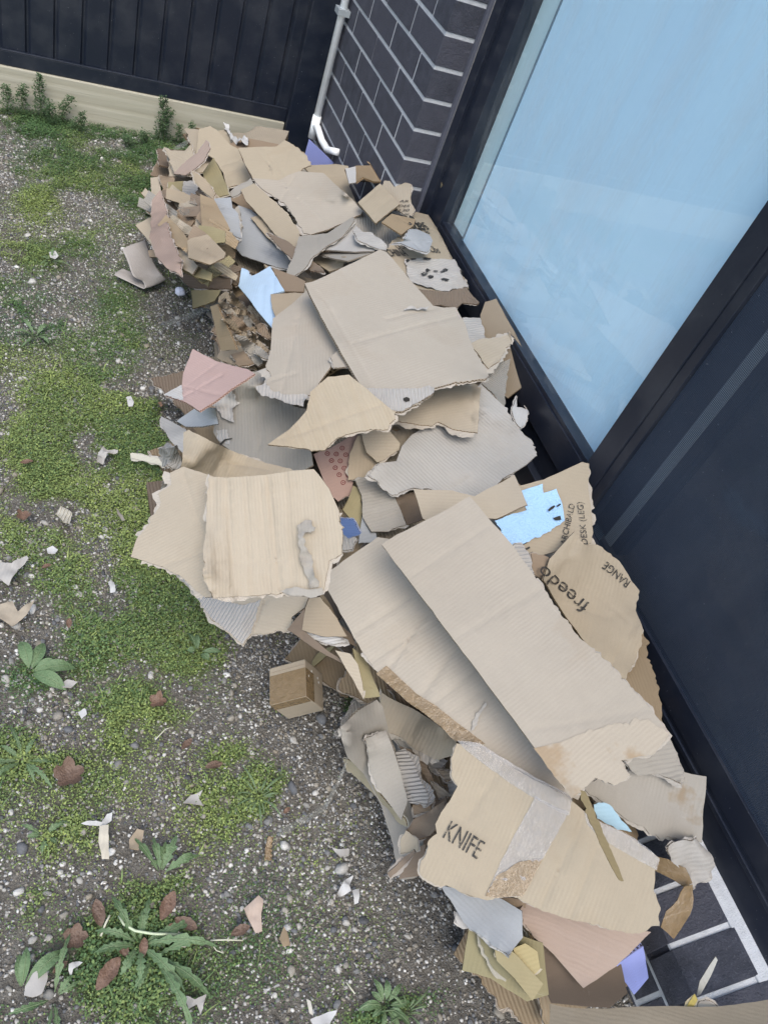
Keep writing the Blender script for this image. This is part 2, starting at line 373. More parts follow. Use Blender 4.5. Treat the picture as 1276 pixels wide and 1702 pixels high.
def screen_material():
    mt, nt, b = mat("insect_mesh"); L = nt.links; co = OBJCO(nt)
    sx = nt.nodes.new("ShaderNodeSeparateXYZ"); L.new(co, sx.inputs[0])
    a = MA(nt,'SINE',MA(nt,'MULTIPLY',sx.outputs[1],2*math.pi/.0034)); c = MA(nt,'SINE',MA(nt,'MULTIPLY',sx.outputs[2],2*math.pi/.0034))
    al = MA(nt,'ADD',.60,MA(nt,'MULTIPLY',MA(nt,'MAXIMUM',a,c),.24))
    L.new(al, b.inputs["Alpha"]); 
    n = NOISE(nt, co, 5, 4); d = NOISE(nt, co, 170, 2, .5)
    dm = nt.nodes.new("ShaderNodeMapRange"); dm.inputs[1].default_value=.74; dm.inputs[2].default_value=.80; L.new(d, dm.inputs[0])
    L.new(MIX(nt, dm.outputs[0], MIX(nt, n, (.020,.030,.052), (.045,.062,.095)), (.22,.23,.25)), b.inputs["Base Color"])
    b.inputs["Roughness"].default_value=.55; b.inputs["Specular IOR Level"].default_value=.35; return mt
f = MB(); f.v=[(FX+.0065,-3.2,.386),(FX+.0065,-1.2690,.386),(FX+.0065,-1.2690,2.06),(FX+.0065,-3.2,2.06)]; f.f=[(3,2,1,0)]; f.mi=[0]
o = f.build("insect_mesh", screen_material(), win)
# inside the window: white lining of the opening, blue blind, dark room behind
M_LIN = simple("white_lining", (.58,.76,.80), .6, .05, 6)
M_BLIND = simple("blind_fabric", (.60,.83,1.0), .75, .05, 2.5)
f = MB(); f.box((.20,-.145,.25),(.30,-.05,2.2)); o = f.build("window_lining", M_LIN, win)
f = MB(); f.box((.156,-.262,.30),(.1975,-.1520,2.2)); o = f.build("pale_reveal_board", M_LIN, win)
f = MB(); f.box((.146,-.2505,.30),(.152,-.2465,2.2)); f.build("blind_guide", simple("blind_edge",(.16,.22,.27),.6), win)
f = MB(); f.box((.150,-1.30,.30),(.152,-.2505,2.2)); o = f.build("roller_blind", M_BLIND)
tag(o, "pale blue blind drawn down behind the tall window pane", "blind")
f = MB(); f.box((.1320,-1.346,.3885),(.1352,-1.320,2.05)); o = f.build("painted_light_stripe", simple("light_stripe_grey",(.42,.50,.55),.7), win)  # added pale strip, painting in the light stripe that shows through the screen
f = MB()
f.box((1.2,-3.4,0),(1.22,.2,2.5)); f.box((.21,-3.4,0),(1.2,-3.38,2.5)); f.box((.31,.18,0),(1.2,.2,2.5)); f.box((.21,-3.38,-.02),(1.2,.18,.0)); f.box((.21,-3.38,2.5),(1.2,.18,2.52))
o = f.build("room_walls", simple("dim_room", (.10,.11,.13), .8)); tag(o, kind="structure")

# ---- fence, plinth, post
FY = 1.175
fence = empty("metal_fence", (-.5,FY,0), "black corrugated steel fence with a bottom rail and corner post", "fence")
f = MB(); xs = [(-.030,0)]; x = -.068
while x > -3.2:
    xs += [(x, 0), (x-.008, .009), (x-.016, .009), (x-.022, 0)]; x -= .0945
zb, zt = .175, 1.8
for i, (x, d) in enumerate(xs): f.v += [(x, FY+.016+d, zb), (x, FY+.016+d, zt)]
for i in range(len(xs)-1): f.f.append((2*i, 2*i+1, 2*i+3, 2*i+2)); f.mi.append(0)
o = f.build("fence_panel", M_FENCE, fence); sm = o.modifiers.new("t",'SOLIDIFY'); sm.thickness=.002; sm.offset=1
f = MB(); f.box((-3.2,FY-.002,.148),(-.032,FY+.030,.1985)); f.box((-3.2,FY-.004,.1990),(-.032,FY+.008,.2035)); f.build("bottom_rail", M_FENCE, fence, .002)
f = MB(); f.box((-.0315,FY-.03,-.1),(.095,FY+.06,1.85)); f.build("fence_post", M_FENCE, fence, .004)
f = MB(); f.box((-3.2,FY-.004,1.77),(-.032,FY+.036,1.81)); f.build("top_rail", M_FENCE, fence, .002)
def timber_material():
    mt, nt, b = mat("treated_pine"); L = nt.links; co = OBJCO(nt)
    mp = nt.nodes.new("ShaderNodeMapping"); mp.inputs["Scale"].default_value=(.8,22,26); L.new(co, mp.inputs[0])
    n = NOISE(nt, mp.outputs[0], 1.5, 5, .6)
    wv = nt.nodes.new("ShaderNodeTexWave"); wv.bands_direction='Z'; wv.inputs["Scale"].default_value=.5; wv.inputs["Distortion"].default_value=5; wv.inputs["Detail"].default_value=3; L.new(mp.outputs[0], wv.inputs[0])
    c = RAMP(nt, MA(nt,'ADD',MA(nt,'MULTIPLY',n,.8),MA(nt,'MULTIPLY',wv.outputs[1],.08)), [(.25,(.37,.335,.265)),(.5,(.445,.41,.335)),(.75,(.52,.48,.40))])
    g = NOISE(nt, co, 7, 4); c = MIX(nt, MA(nt,'MULTIPLY',g,.35), c, (.30,.32,.22))
    L.new(c, b.inputs["Base Color"]); b.inputs["Roughness"].default_value=.8; b.inputs["Specular IOR Level"].default_value=.2
    L.new(BUMP(nt, n, .004, .7), b.inputs["Normal"]); return mt
f = MB(); f.box((-3.2,FY-.012,-.06),(-.034,FY+.036,.1465))
o = f.build("timber_plinth", timber_material(), bevel=.003); tag(o, "pale treated pine plinth board along the foot of the black fence", "timber board")

# ---- drain pipe
M_PVC = simple("white_pvc", (.93,.95,.95), .35, .06, 30, .5)
pipe = empty("drain_pipe", (-.02,.99,.2), "thin white plastic pipe running down the brick wall corner to an elbow", "pipe")
pt = at_y((578,-10),.80)[0]; pb = at_y((523,205),.80)[0]; px_ = (pt[0]+pb[0])/2
f = MB(); f.tube([(px_,.80,pb[2]-.02),(px_,.80,2.3)], .0135, 16); f.build("pipe_run", M_PVC, pipe, smooth=True)
e0 = at_x((528,212),-.024)[0]; e1 = at_x((535,234),-.024)[0]; e2 = at_x((544,249),-.022)[0]; e3 = at_x((561,253),-.008)[0]
f = MB(); f.tube([(px_,.80,pb[2]+.03),(px_,.80,pb[2]-.055)], .0165, 16); f.build("pipe_socket", M_PVC, pipe, smooth=True)
f = MB(); f.tube([(px_,.80,pb[2]-.01),e0*.6+np.array([px_,.80,pb[2]-.01])*.4,e0,e0*.5+e1*.5,e1,e1*.4+e2*.6,e2,e2*.5+e3*.5,e3], .0125, 16); f.build("pipe_elbow", M_PVC, pipe, smooth=True)
cz = at_y((573,20),.80)[0][2]
f = MB(); f.box((px_-.022,.777,cz-.010),(px_+.022,.823,cz+.010)); f.box((px_+.0225,.79,cz-.008),(.0,.81,cz+.008)); f.build("pipe_clip", simple("clip_grey",(.30,.33,.35),.4), pipe, .002)

# ================================================================== the cardboard pile: machinery
CROP = {'P':(0,0,1.0),'A':(180,180,3.19),'B':(400,200,3.19),'C':(500,400,3.038),'D':(200,560,3.038),'E':(200,780,2.774),'F':(560,700,2.454),
        'G':(540,1080,3.19),'H':(660,1200,2.0714),'I':(340,470,5.8),'J':(220,200,5.8),'K':(540,700,6.38),'L':(420,1020,5.8),'M':(660,0,4.253),'W':(860,560,3.067)}
def PX(c, pts):
    x0, y0, s = CROP[c]; a = np.array([p[:2] for p in pts], float); return a/s + (x0, y0)
# ground line of the pile's yard side, and the height profile from there up to the wall
_bx = np.array([(-2.35,-.02),(-2.15,-.10),(-2.0,-.24),(-1.8,-.33),(-1.5,-.38),(-1.25,-.50),(-1.0,-.72),(-.75,-.72),(-.5,-.58),(-.25,-.47),(.1,-.53),(.4,-.60),(.7,-.60),(.95,-.45),(1.15,-.25)])
_hl = np.array([(-2.3,.02),(-1.9,.05),(-1.4,.05),(-1.0,.05),(-.5,.08),(-.2,.12),(.1,.22),(.5,.25),(1.0,.12)])
_hw = np.array([(-2.4,.10),(-2.15,.16),(-1.95,.26),(-1.75,.36),(-1.4,.44),(-1.0,.45),(-.3,.46),(.1,.45),(.5,.41),(.9,.31),(1.15,.2)])
def mound(x, y):
    xl = np.interp(y,_bx[:,0],_bx[:,1]); hl = np.interp(y,_hl[:,0],_hl[:,1]); hw = np.interp(y,_hw[:,0],_hw[:,1])
    s = np.clip((x-xl)/.40,0,1); s = s*(2-s)
    h = hl+(hw-hl)*s
    edge = np.clip((x-xl+.10)/.10,0,1)
    return h*edge
GX0, GX1, GY0, GY1, GS = -1.35, .16, -2.5, 1.3, .01
HX = int((GX1-GX0)/GS)+1; HY = int((GY1-GY0)/GS)+1
H = np.zeros((HX,HY))
_gx = GX0+GS*np.arange(HX)[:,None]; H[:] = np.where((_gx > .0)&(_gx<.11), .175+(_gx-0)*.8, 0)   # the sloping sill
def hget(x, y):
    i = np.clip(np.rint((x-GX0)/GS).astype(int),0,HX-1); j = np.clip(np.rint((y-GY0)/GS).astype(int),0,HY-1); return H[i,j]
def hput(P, tris):
    for a, b, c in tris:
        p, q, r = P[a], P[b], P[c]
        i0=int((min(p[0],q[0],r[0])-GX0)/GS); i1=int((max(p[0],q[0],r[0])-GX0)/GS)+2; j0=int((min(p[1],q[1],r[1])-GY0)/GS); j1=int((max(p[1],q[1],r[1])-GY0)/GS)+2
        i0=max(i0,0); j0=max(j0,0); i1=min(i1,HX); j1=min(j1,HY)
        if i1<=i0 or j1<=j0: continue
        det=(q[1]-r[1])*(p[0]-r[0])+(r[0]-q[0])*(p[1]-r[1])
        if abs(det)<1e-9: continue
        X=GX0+GS*np.arange(i0,i1)[:,None]; Y=GY0+GS*np.arange(j0,j1)[None,:]
        l1=((q[1]-r[1])*(X-r[0])+(r[0]-q[0])*(Y-r[1]))/det; l2=((r[1]-p[1])*(X-r[0])+(p[0]-r[0])*(Y-r[1]))/det; l3=1-l1-l2
        ok=(l1>=-.05)&(l2>=-.05)&(l3>=-.05)
        z=l1*p[2]+l2*q[2]+l3*r[2]
        z=np.minimum(z,np.maximum(mound(X,Y)+.22,.50))
        sub=H[i0:i1,j0:j1]; np.maximum(sub,np.where(ok,z,-1),out=sub)
def march(px, off):
    d = ray(px); t = np.linspace(.5,3.6,620)
    X = CP[0]+d[:,0:1]/CF*t*1.0; 
    d = d/np.linalg.norm(d,axis=1,keepdims=True)
    P = CP[None,None,:]+d[:,None,:]*t[None,:,None]
    below = P[:,:,2] <= mound(P[:,:,0],P[:,:,1])+off
    k = below.argmax(1); k[~below.any(1)] = 619
    return P[np.arange(len(d)),k]
def fitplane(P):
    c = P.mean(0); u,s,v = np.linalg.svd(P-c); n = v[2]; n = n if n[2]>0 else -n
    return c, n
class Sheet: pass
def frame(n, e):
    e1 = e-n*(e@n); e1 /= np.linalg.norm(e1); return e1, np.cross(n,e1)
def refine(poly, torn, amp, step, seed):
    out = []; n = len(poly)
    for i in range(n):
        a = poly[i]; b = poly[(i+1)%n]; L = np.linalg.norm(b-a); t = torn[i] if i < len(torn) else torn[-1]
        st = step if t=='.' else .005
        k = max(1,int(round(L/st))); nn = np.array([-(b-a)[1],(b-a)[0]])/max(L,1e-9)
        for q in range(k):
            f = q/k; p = a+(b-a)*f
            w = min(f,1-f)*L; ta = min(1,w/.012)
            if t=='t':
                md=.35+.9*max(0,float(vnoise(p[0]*22,p[1]*22,seed+60))+.35)
                p = p+nn*amp*ta*md*(fbm(p[0]*48,p[1]*48,seed,3)*.75+.45*fbm(p[0]*210,p[1]*210,seed+5,2)-.6*max(0,float(vnoise(p[0]*120,p[1]*120,seed+8))-.55)*4)
            else: p = p+nn*.0011*ta*fbm(p[0]*60,p[1]*60,seed,2)
            out.append(p)
    return np.array(out)
def clean(poly):
    """drop points that make the outline cross itself"""
    keep=[poly[0]]
    for p in poly[1:]:
        if np.linalg.norm(p-keep[-1])>.0016: keep.append(p)
    return np.array(keep)
_seed = [100]
def build(uv0, lift0, o, n, e1, e2, torn='.', t=.004, amp=.004, res=.015, rayed=True, rest=True, soft=.982, wob=.0035, crk=0.0, crk_s=25, color=(.5,.4,.3),
          name='cardboard_sheet', label=None, cat='cardboard', group=None, flute=.08, rib=0.0, stain=.15, ribdir=None, parent=None, fray=.006, mats=None, creases=(), deck=.25, lower=.0, curl=None, upd=True, press=.08, sink=None, up=None):
    seed = _seed[0]; _seed[0] += 1
    uv0 = np.asarray(uv0,float)
    if len(torn) < len(uv0): torn = torn + torn[-1]*(len(uv0)-len(torn))
    ol = clean(refine(uv0,torn,amp,res,seed)); nb = len(ol)
    lo, hi = ol.min(0), ol.max(0)
    gx, gy = np.meshgrid(np.arange(lo[0],hi[0],res),np.arange(lo[1],hi[1],res*.87)); gx = gx+((np.arange(gx.shape[0])%2)*res*.5)[:,None]
    ip = np.stack([gx.ravel(),gy.ravel()],1); ip = ip+RNG.normal(0,res*.12,ip.shape)
    ip = ip[inside(ip,ol)]
    if len(ip): ip = ip[seg_dist(ip,ol)>res*.55]
    cr_pts = []
    for (a,b,dep,wd) in creases:
        a=np.asarray(a);b=np.asarray(b);L=np.linalg.norm(b-a);nn=np.array([-(b-a)[1],(b-a)[0]])/L
        for q in np.arange(0,1.001,max(.01/L,.02)):
            for s_,dd in ((-1,0),(0,-dep),(1,0)): cr_pts.append((*(a+(b-a)*q+nn*s_*wd),dd))
    if cr_pts:
        cp = np.array(cr_pts); ok = inside(cp[:,:2],ol); cp = cp[ok]
        if len(cp):
            ok = seg_dist(cp[:,:2],ol)>.004; cp = cp[ok]
            for (a,b,dep,wd) in creases:
                if len(ip): ip = ip[seg_dist(ip,[np.asarray(a),np.asarray(b)],False)>wd+.003]
    else: cp = np.zeros((0,3))
    allp = np.vstack([ol,ip,cp[:,:2]]) if len(ip) else np.vstack([ol,cp[:,:2]])
    vs_, ed_, fs_, ov, oe, of = delaunay_2d_cdt([Vector(p) for p in allp],[],[list(range(nb))],1,1e-6)
    uv = np.array([tuple(p) for p in vs_]); tris = [tuple(f) for f in fs_ if len(f)==3]
    src = np.array([q[0] if len(q) else -1 for q in ov])
    nV = len(uv)
    # which vertices are on the border
    ecount = {}
    for f in tris:
        for i in range(3):
            a,b = f[i],f[(i+1)%3]; ecount[(min(a,b),max(a,b))] = ecount.get((min(a,b),max(a,b)),0)+1
    # orientation
    T = np.array(tris); ar = (uv[T[:,1],0]-uv[T[:,0],0])*(uv[T[:,2],1]-uv[T[:,0],1])-(uv[T[:,1],1]-uv[T[:,0],1])*(uv[T[:,2],0]-uv[T[:,0],0])
    T[ar<0] = T[ar<0][:,::-1]; tris = [tuple(int(i) for i in f) for f in T]
    E = np.array(list(ecount.keys())); bordE = np.array([c==1 for c in ecount.values()])
    onb = np.zeros(nV,bool); onb[E[bordE].ravel()] = True
    deg = np.zeros(nV); np.add.at(deg,E[:,0],1); np.add.at(deg,E[:,1],1); deg = np.maximum(deg,1)
    def avg(x):
        s = np.zeros(nV); np.add.at(s,E[:,0],x[E[:,1]]); np.add.at(s,E[:,1],x[E[:,0]]); return s/deg
    # lift given per outline point -> harmonic over the sheet
    lift = np.zeros(nV)
    if np.any(np.abs(lift0)>0):
        peri = []
        for i in range(len(uv0)):
            peri.append(uv0[i])
        bi = np.where(onb)[0]; lv = np.zeros(len(bi))
        for q,i in enumerate(bi):
            best=1e9
            for k in range(len(uv0)):
                a=uv0[k];b=uv0[(k+1)%len(uv0)];ab=b-a;tt=np.clip(((uv[i]-a)@ab)/max(ab@ab,1e-12),0,1);d=np.linalg.norm(uv[i]-a-tt*ab)
                if d<best: best=d; lv[q]=lift0[k]*(1-tt)+lift0[(k+1)%len(uv0)]*tt
        lift[bi]=lv
        for _ in range(160):
            x = avg(lift); lift = np.where(onb,lift,x)
    w = wob*fbm(uv[:,0]*6,uv[:,1]*6,seed,2)+crk*fbm(uv[:,0]*crk_s,uv[:,1]*crk_s,seed+3,3)
    if curl:      # (u0,v0,du,dv,k): bends up quadratically beyond a line
        for (a,dirv,k) in curl:
            s_ = np.maximum(0,(uv-np.asarray(a))@np.asarray(dirv)); w = w+k*s_*s_
    cd = np.zeros(nV); 
    if len(cp):
        for i in range(nV):
            if src[i]>=nb+len(ip): cd[i]=cp[src[i]-nb-len(ip),2]
    P = o+uv[:,:1]*e1+uv[:,1:]*e2+(lift+w)[:,None]*n
    p0_=P.copy()
    def updir(P):
        if rayed: D = CP-P; return D/D[:,2:3]
        return np.tile(np.array([0,0,1.0]),(len(P),1))
    if rest:
        gap = P[:,2]-hget(P[:,0],P[:,1])-t-.001
        sk = sink if sink is not None else float(np.interp(P[:,0].mean(),[-.22,-.12],[.30,.04]))
        if sink is None and rayed and float(mound(P[:,0],P[:,1]).mean())<.12: sk=.6
        s0 = max(-np.quantile(gap,press),-sk)
        P = P+updir(P)*s0
        for it in range(4):
            need = np.minimum(.2,np.maximum(0,hget(P[:,0],P[:,1])+t+.001-P[:,2]))
            d = need.copy()
            for _ in range(60): d = np.maximum(d,avg(d)*soft)
            for _ in range(10): d = np.maximum(need-.006,avg(d))
            P = P+updir(P)*d[:,None]
    u_ = up if up is not None else (abs(math.sin(seed*3.7))*.007 if rest and rayed else 0)
    if u_: P = P+updir(P)*u_
    P[:,2] = np.maximum(P[:,2],.006+t)
    if rest: P[:,0] = np.minimum(P[:,0],np.where(P[:,1]>0,-.004,np.clip((P[:,2]-.19)*1.05,-.01,.095)))
    if max(np.ptp(P,axis=0))>1.6*max(np.ptp(uv,axis=0))+.05 or (P-p0_).max()>.3: print('WILD',label,np.ptp(P,axis=0),np.ptp(uv,axis=0),n)
    if upd: hput(P,tris)
    P = P+cd[:,None]*n
    # smooth vertex normals for thickness
    FN = np.cross(P[T[:,1]]-P[T[:,0]],P[T[:,2]]-P[T[:,0]]); VN = np.zeros((nV,3))
    for k in range(3): np.add.at(VN,T[:,k],FN)
    VN /= np.maximum(np.linalg.norm(VN,axis=1,keepdims=True),1e-12)
    B = P-VN*t
    loop = []; nxt = {}
    for f in tris:
        for i in range(3):
            a,b = f[i],f[(i+1)%3]
            if ecount[(min(a,b),max(a,b))]==1: nxt[a]=b
    verts = list(map(tuple,P))+list(map(tuple,B)); faces = list(tris)+[(c+nV,b+nV,a+nV) for a,b,c in tris]; mi=[0]*(2*len(tris))
    ra = 0.0
    if ribdir is not None: ra = math.atan2(ribdir[1],ribdir[0])-math.pi/2
    cs,sn = math.cos(-ra),math.sin(-ra)
    ruv = np.stack([uv[:,0]*cs-uv[:,1]*sn,uv[:,0]*sn+uv[:,1]*cs],1)
    fuv = [tuple(ruv[i]) for f in tris for i in f]+[tuple(ruv[i-nV]) for f in faces[len(tris):] for i in f]
    # border walk: edge faces plus ragged under-ply where torn
    amap = {}
    st = next(iter(nxt)); cur=st; per=0.0; walk=[]
    done=set()
    for st in list(nxt):
        if st in done: continue
        cur=st
        while cur in nxt and cur not in done:
            done.add(cur); b=nxt[cur]; L=np.linalg.norm(uv[b]-uv[cur]); walk.append((cur,b,per,per+L)); per+=L; cur=b
    sid={}
    for a,b,p0,p1 in walk:
        for i in (a,b):
            if i not in sid: sid[i]=len(verts); verts.append(tuple(P[i])); verts.append(tuple(B[i]))
        faces.append((sid[b],sid[a],sid[a]+1,sid[b]+1)); mi.append(1); fuv += [(p1,1),(p0,1),(p0,0),(p1,0)]
    if fray>0 and 't' in torn:
        # is a border vertex on a torn side?
        tor = {}
        for i in set([w_[0] for w_ in walk]+[w_[1] for w_ in walk]):
            best=1e9; tv=0
            for k in range(len(uv0)):
                a=uv0[k];b=uv0[(k+1)%len(uv0)];ab=b-a;tt=np.clip(((uv[i]-a)@ab)/max(ab@ab,1e-12),0,1);d=np.linalg.norm(uv[i]-a-tt*ab)
                if d<best: best=d; tv = 1.0 if torn[k]=='t' else 0.0
            tor[i]=tv
        on = np.zeros((nV,2))
        for a,b,p0,p1 in walk:
            d=uv[b]-uv[a]; q=np.array([d[1],-d[0]])/max(np.linalg.norm(d),1e-9); on[a]+=q; on[b]+=q
        on/=np.maximum(np.linalg.norm(on,axis=1,keepdims=True),1e-9)
        idx={}
        for i in tor:
            ext = fray*tor[i]*max(0.0,.35+.75*float(fbm(uv[i,0]*32,uv[i,1]*32,seed+41,2))+.25*float(vnoise(uv[i,0]*170,uv[i,1]*170,seed+9)))
            wp = B[i]+VN[i]*t*.15+(on[i,0]*e1+on[i,1]*e2)*ext+np.array([0,0,.002*float(vnoise(uv[i,0]*90,uv[i,1]*90,seed+77))*(ext>0)-.10*ext])
            wp[2]=max(wp[2],.003); idx[i]=len(verts); verts.append(tuple(wp))
            idx[(i,0)]=len(verts); verts.append(tuple(B[i]+VN[i]*t*.3))
        for a,b,p0,p1 in walk:
            if tor[a] and tor[b]:
                faces.append((idx[(b,0)],idx[(a,0)],idx[a],idx[b])); mi.append(2); fuv += [tuple(ruv[b]),tuple(ruv[a]),tuple(ruv[a]+.008),tuple(ruv[b]+.008)]
    me = bpy.data.meshes.new(name); me.from_pydata(verts,[],faces)
    for m_ in (mats or (M_CARD,M_EDGE,M_PLY)): me.materials.append(m_)
    me.polygons.foreach_set("material_index",np.array(mi,dtype=np.int32))
    sm = np.array([k==0 for k in mi]); me.polygons.foreach_set("use_smooth",sm)
    ul = me.uv_layers.new(name="UVMap"); ul.data.foreach_set("uv",np.array(fuv,dtype=np.float32).ravel())
    me.update()
    ob = bpy.data.objects.new(name,me)
    loc = P.mean(0)
    if parent is None:
        me.transform(Matrix.Translation(-Vector(loc))); ob.location = loc
    else:
        me.transform(Matrix.Translation(-parent.location)); ob.parent = parent
    COL.objects.link(ob)
    ob.color = (*color,1); ob["flute"]=float(flute); ob["rib"]=float(rib); ob["stain"]=float(stain)
    if parent is None: tag(ob,label,cat,group)
    s = Sheet(); s.ob=ob; s.uv=uv; s.P=P; s.N=VN; s.o=o; s.n=n; s.e1=e1; s.e2=e2; s.tris=T; s.color=color; s.rib=ribdir; s.p0=o+uv[:,:1]*e1+uv[:,1:]*e2
    return s
def to_uv(s_o, n, e1, e2, px):
    d = ray(px); t = ((s_o-CP)@n)/(d@n); P = CP+d*t[:,None]; q = P-s_o; return np.stack([q@e1,q@e2],1)
def sheet(crop, pts, torn='.', z=None, off=.02, ribs=None, creases=(), color='tan', jit=True, tilt=None, **kw):
    """a piece traced in the photograph and laid on the pile: its plane follows the pile's slope (or the heights z of three points) and it rests on what is below"""
    px = PX(crop,pts); lift = np.array([p[2] if len(p)>2 else 0.0 for p in pts])
    if z is not None:
        zp = PX(crop,[q[:2] for q in z]); A = at_z(zp,[q[2] for q in z]); n = np.cross(A[1]-A[0],A[2]-A[0]); n/=np.linalg.norm(n)
        if n@(CP-A[0])<0: n=-n
        o = A.mean(0)
    else:
        q = [px]
        for f in (.66,.33): q.append(px.mean(0)+(px-px.mean(0))*f)
        A = march(np.vstack(q),off); o,n = fitplane(A)
        if tilt is not None: n = n+np.array([tilt[0],tilt[1],0]); n/=np.linalg.norm(n)
        h_=np.linalg.norm(n[:2]); mx=.50 if tilt is None else .6
        if h_>mx*n[2]: n=np.array([n[0]/h_*mx,n[1]/h_*mx,1.0]); n/=np.linalg.norm(n)
    e1,e2 = frame(n,CR[:,0])
    uv0 = to_uv(o,n,e1,e2,px)
    a2 = 0.5*np.sum(uv0[:,0]*np.roll(uv0[:,1],-1)-uv0[:,1]*np.roll(uv0[:,0],-1))
    rd = None
    if ribs is not None: r = to_uv(o,n,e1,e2,PX(crop,ribs)); rd = r[1]-r[0]
    else: r = uv0[1]-uv0[0]; rd = r
    cr = []
    for c in creases:
        q = to_uv(o,n,e1,e2,PX(crop,c[:2])); cr.append((q[0],q[1],c[2] if len(c)>2 else .0022,c[3] if len(c)>3 else .005))
    ext = np.ptp(uv0,axis=0)
    if kw.get('rest',True) and not lift.any() and min(ext)>.05:
        rr = random.Random(_seed[0]*3+1)
        if rr.random()<.55: lift[rr.randrange(len(lift))] = rr.uniform(.006,.018)
    if min(ext) > .11 and kw.get('rest',True):
        rr = random.Random(_seed[0]); lo_ = uv0.min(0); dd = rd/np.linalg.norm(rd)
        for k in range(rr.choice((1,2,2,3))):
            c_ = lo_+ext*np.array([rr.uniform(.2,.8),rr.uniform(.2,.8)]); dv = dd if rr.random()<.6 else np.array([-dd[1],dd[0]])
            a_ = rr.gauss(0,.12); dv = np.array([dv[0]*math.cos(a_)-dv[1]*math.sin(a_),dv[0]*math.sin(a_)+dv[1]*math.cos(a_)]); L_ = rr.uniform(.25,1.0)*max(ext)*.5
            cr.append((c_-dv*L_,c_+dv*L_,rr.uniform(.0006,.0020),rr.uniform(.003,.006)))
    if torn != '.' and len(torn) < len(pts): torn = torn+torn[-1]*(len(pts)-len(torn))
    if a2 < 0:
        uv0 = uv0[::-1]; lift = lift[::-1]
        if torn != '.': tl = list(torn[:len(pts)]); torn = ''.join([tl[(len(tl)-2-i)%len(tl)] for i in range(len(tl))])
    c = PAL[color] if isinstance(color,str) else tuple(.70*x for x in color)
    j = 1+.05*math.sin(_seed[0]*7.3)
    return build(uv0,lift,o,n,e1,e2,torn=torn,ribdir=rd,creases=cr,color=tuple(min(.95,x*j) for x in c),**kw)
def ssample(s, uv):
    """points of a sheet's top surface at plane coordinates uv, with the normal"""
    P=[];NN=[]
    for q in uv:
        d=np.sum((s.uv-q)**2,1); k=np.argpartition(d,min(5,len(d)-1))[:5]; w=1/(d[k]+1e-7); w/=w.sum()
        off=(s.P[k]-s.p0[k]); P.append(s.o+q[0]*s.e1+q[1]*s.e2+w@off); nn=w@s.N[k]; NN.append(nn/np.linalg.norm(nn))
    return np.array(P),np.array(NN)
def patch(s, crop, pts, m_, name, h=.0012, torn='.', amp=.004, res=.010, color=None, flute=0.0, rib=0.0, stain=.3, ribs=None, label=None, crk=0.0, crk_s=60, t=.0004, uvpts=None):
    """tape, a torn liner or print on a sheet: a child of the sheet that lies on its surface"""
    seed=_seed[0]; _seed[0]+=1
    uv0 = to_uv(s.o,s.n,s.e1,s.e2,PX(crop,pts)) if uvpts is None else np.asarray(uvpts)
    a2 = 0.5*np.sum(uv0[:,0]*np.roll(uv0[:,1],-1)-uv0[:,1]*np.roll(uv0[:,0],-1))
    if a2<0: uv0=uv0[::-1]
    if len(torn)<len(uv0): torn=torn+torn[-1]*(len(uv0)-len(torn))
    ol=clean(refine(uv0,torn,amp,res,seed)); nb=len(ol); lo,hi=ol.min(0),ol.max(0)
    gx,gy=np.meshgrid(np.arange(lo[0],hi[0],res),np.arange(lo[1],hi[1],res)); ip=np.stack([gx.ravel(),gy.ravel()],1); ip=ip[inside(ip,ol)]
    if len(ip): ip=ip[seg_dist(ip,ol)>res*.5]
    allp=np.vstack([ol,ip]) if len(ip) else ol
    v_,e_,f_,a_,b_,c_=delaunay_2d_cdt([Vector(p) for p in allp],[],[list(range(nb))],1,1e-6)
    uv=np.array([tuple(p) for p in v_]); P,NN=ssample(s,uv)
    hh=h+crk*(.5+.5*fbm(uv[:,0]*crk_s,uv[:,1]*crk_s,seed,3)); P=P+NN*hh[:,None]
    T=np.array([tuple(f) for f in f_ if len(f)==3]); ar=(uv[T[:,1],0]-uv[T[:,0],0])*(uv[T[:,2],1]-uv[T[:,0],1])-(uv[T[:,1],1]-uv[T[:,0],1])*(uv[T[:,2],0]-uv[T[:,0],0]); T[ar<0]=T[ar<0][:,::-1]
    me=bpy.data.meshes.new(name); me.from_pydata(list(map(tuple,P)),[],[tuple(int(i) for i in f) for f in T]); me.materials.append(m_)
    me.polygons.foreach_set("use_smooth",np.ones(len(T),bool))
    ra=0.0
    rd = s.rib
    if ribs is not None: r=to_uv(s.o,s.n,s.e1,s.e2,PX(crop,ribs)); rd=r[1]-r[0]
    if rd is not None: ra=math.atan2(rd[1],rd[0])-math.pi/2
    cs,sn=math.cos(-ra),math.sin(-ra); ruv=np.stack([uv[:,0]*cs-uv[:,1]*sn,uv[:,0]*sn+uv[:,1]*cs],1)
    ul=me.uv_layers.new(name="UVMap"); ul.data.foreach_set("uv",ruv[T.ravel()].astype(np.float32).ravel())
    me.transform(Matrix.Translation(-s.ob.location)); me.update()
    ob=bpy.data.objects.new(name,me); ob.parent=s.ob; COL.objects.link(ob)
    c = color if color is not None else s.color
    if isinstance(c,str): c=PAL[c]
    elif color is not None: c=tuple(.7*x for x in c)
    ob.color=(*c,1); ob["flute"]=float(flute); ob["rib"]=float(rib); ob["stain"]=float(stain)
    if label: ob["label"]=label
    return ob
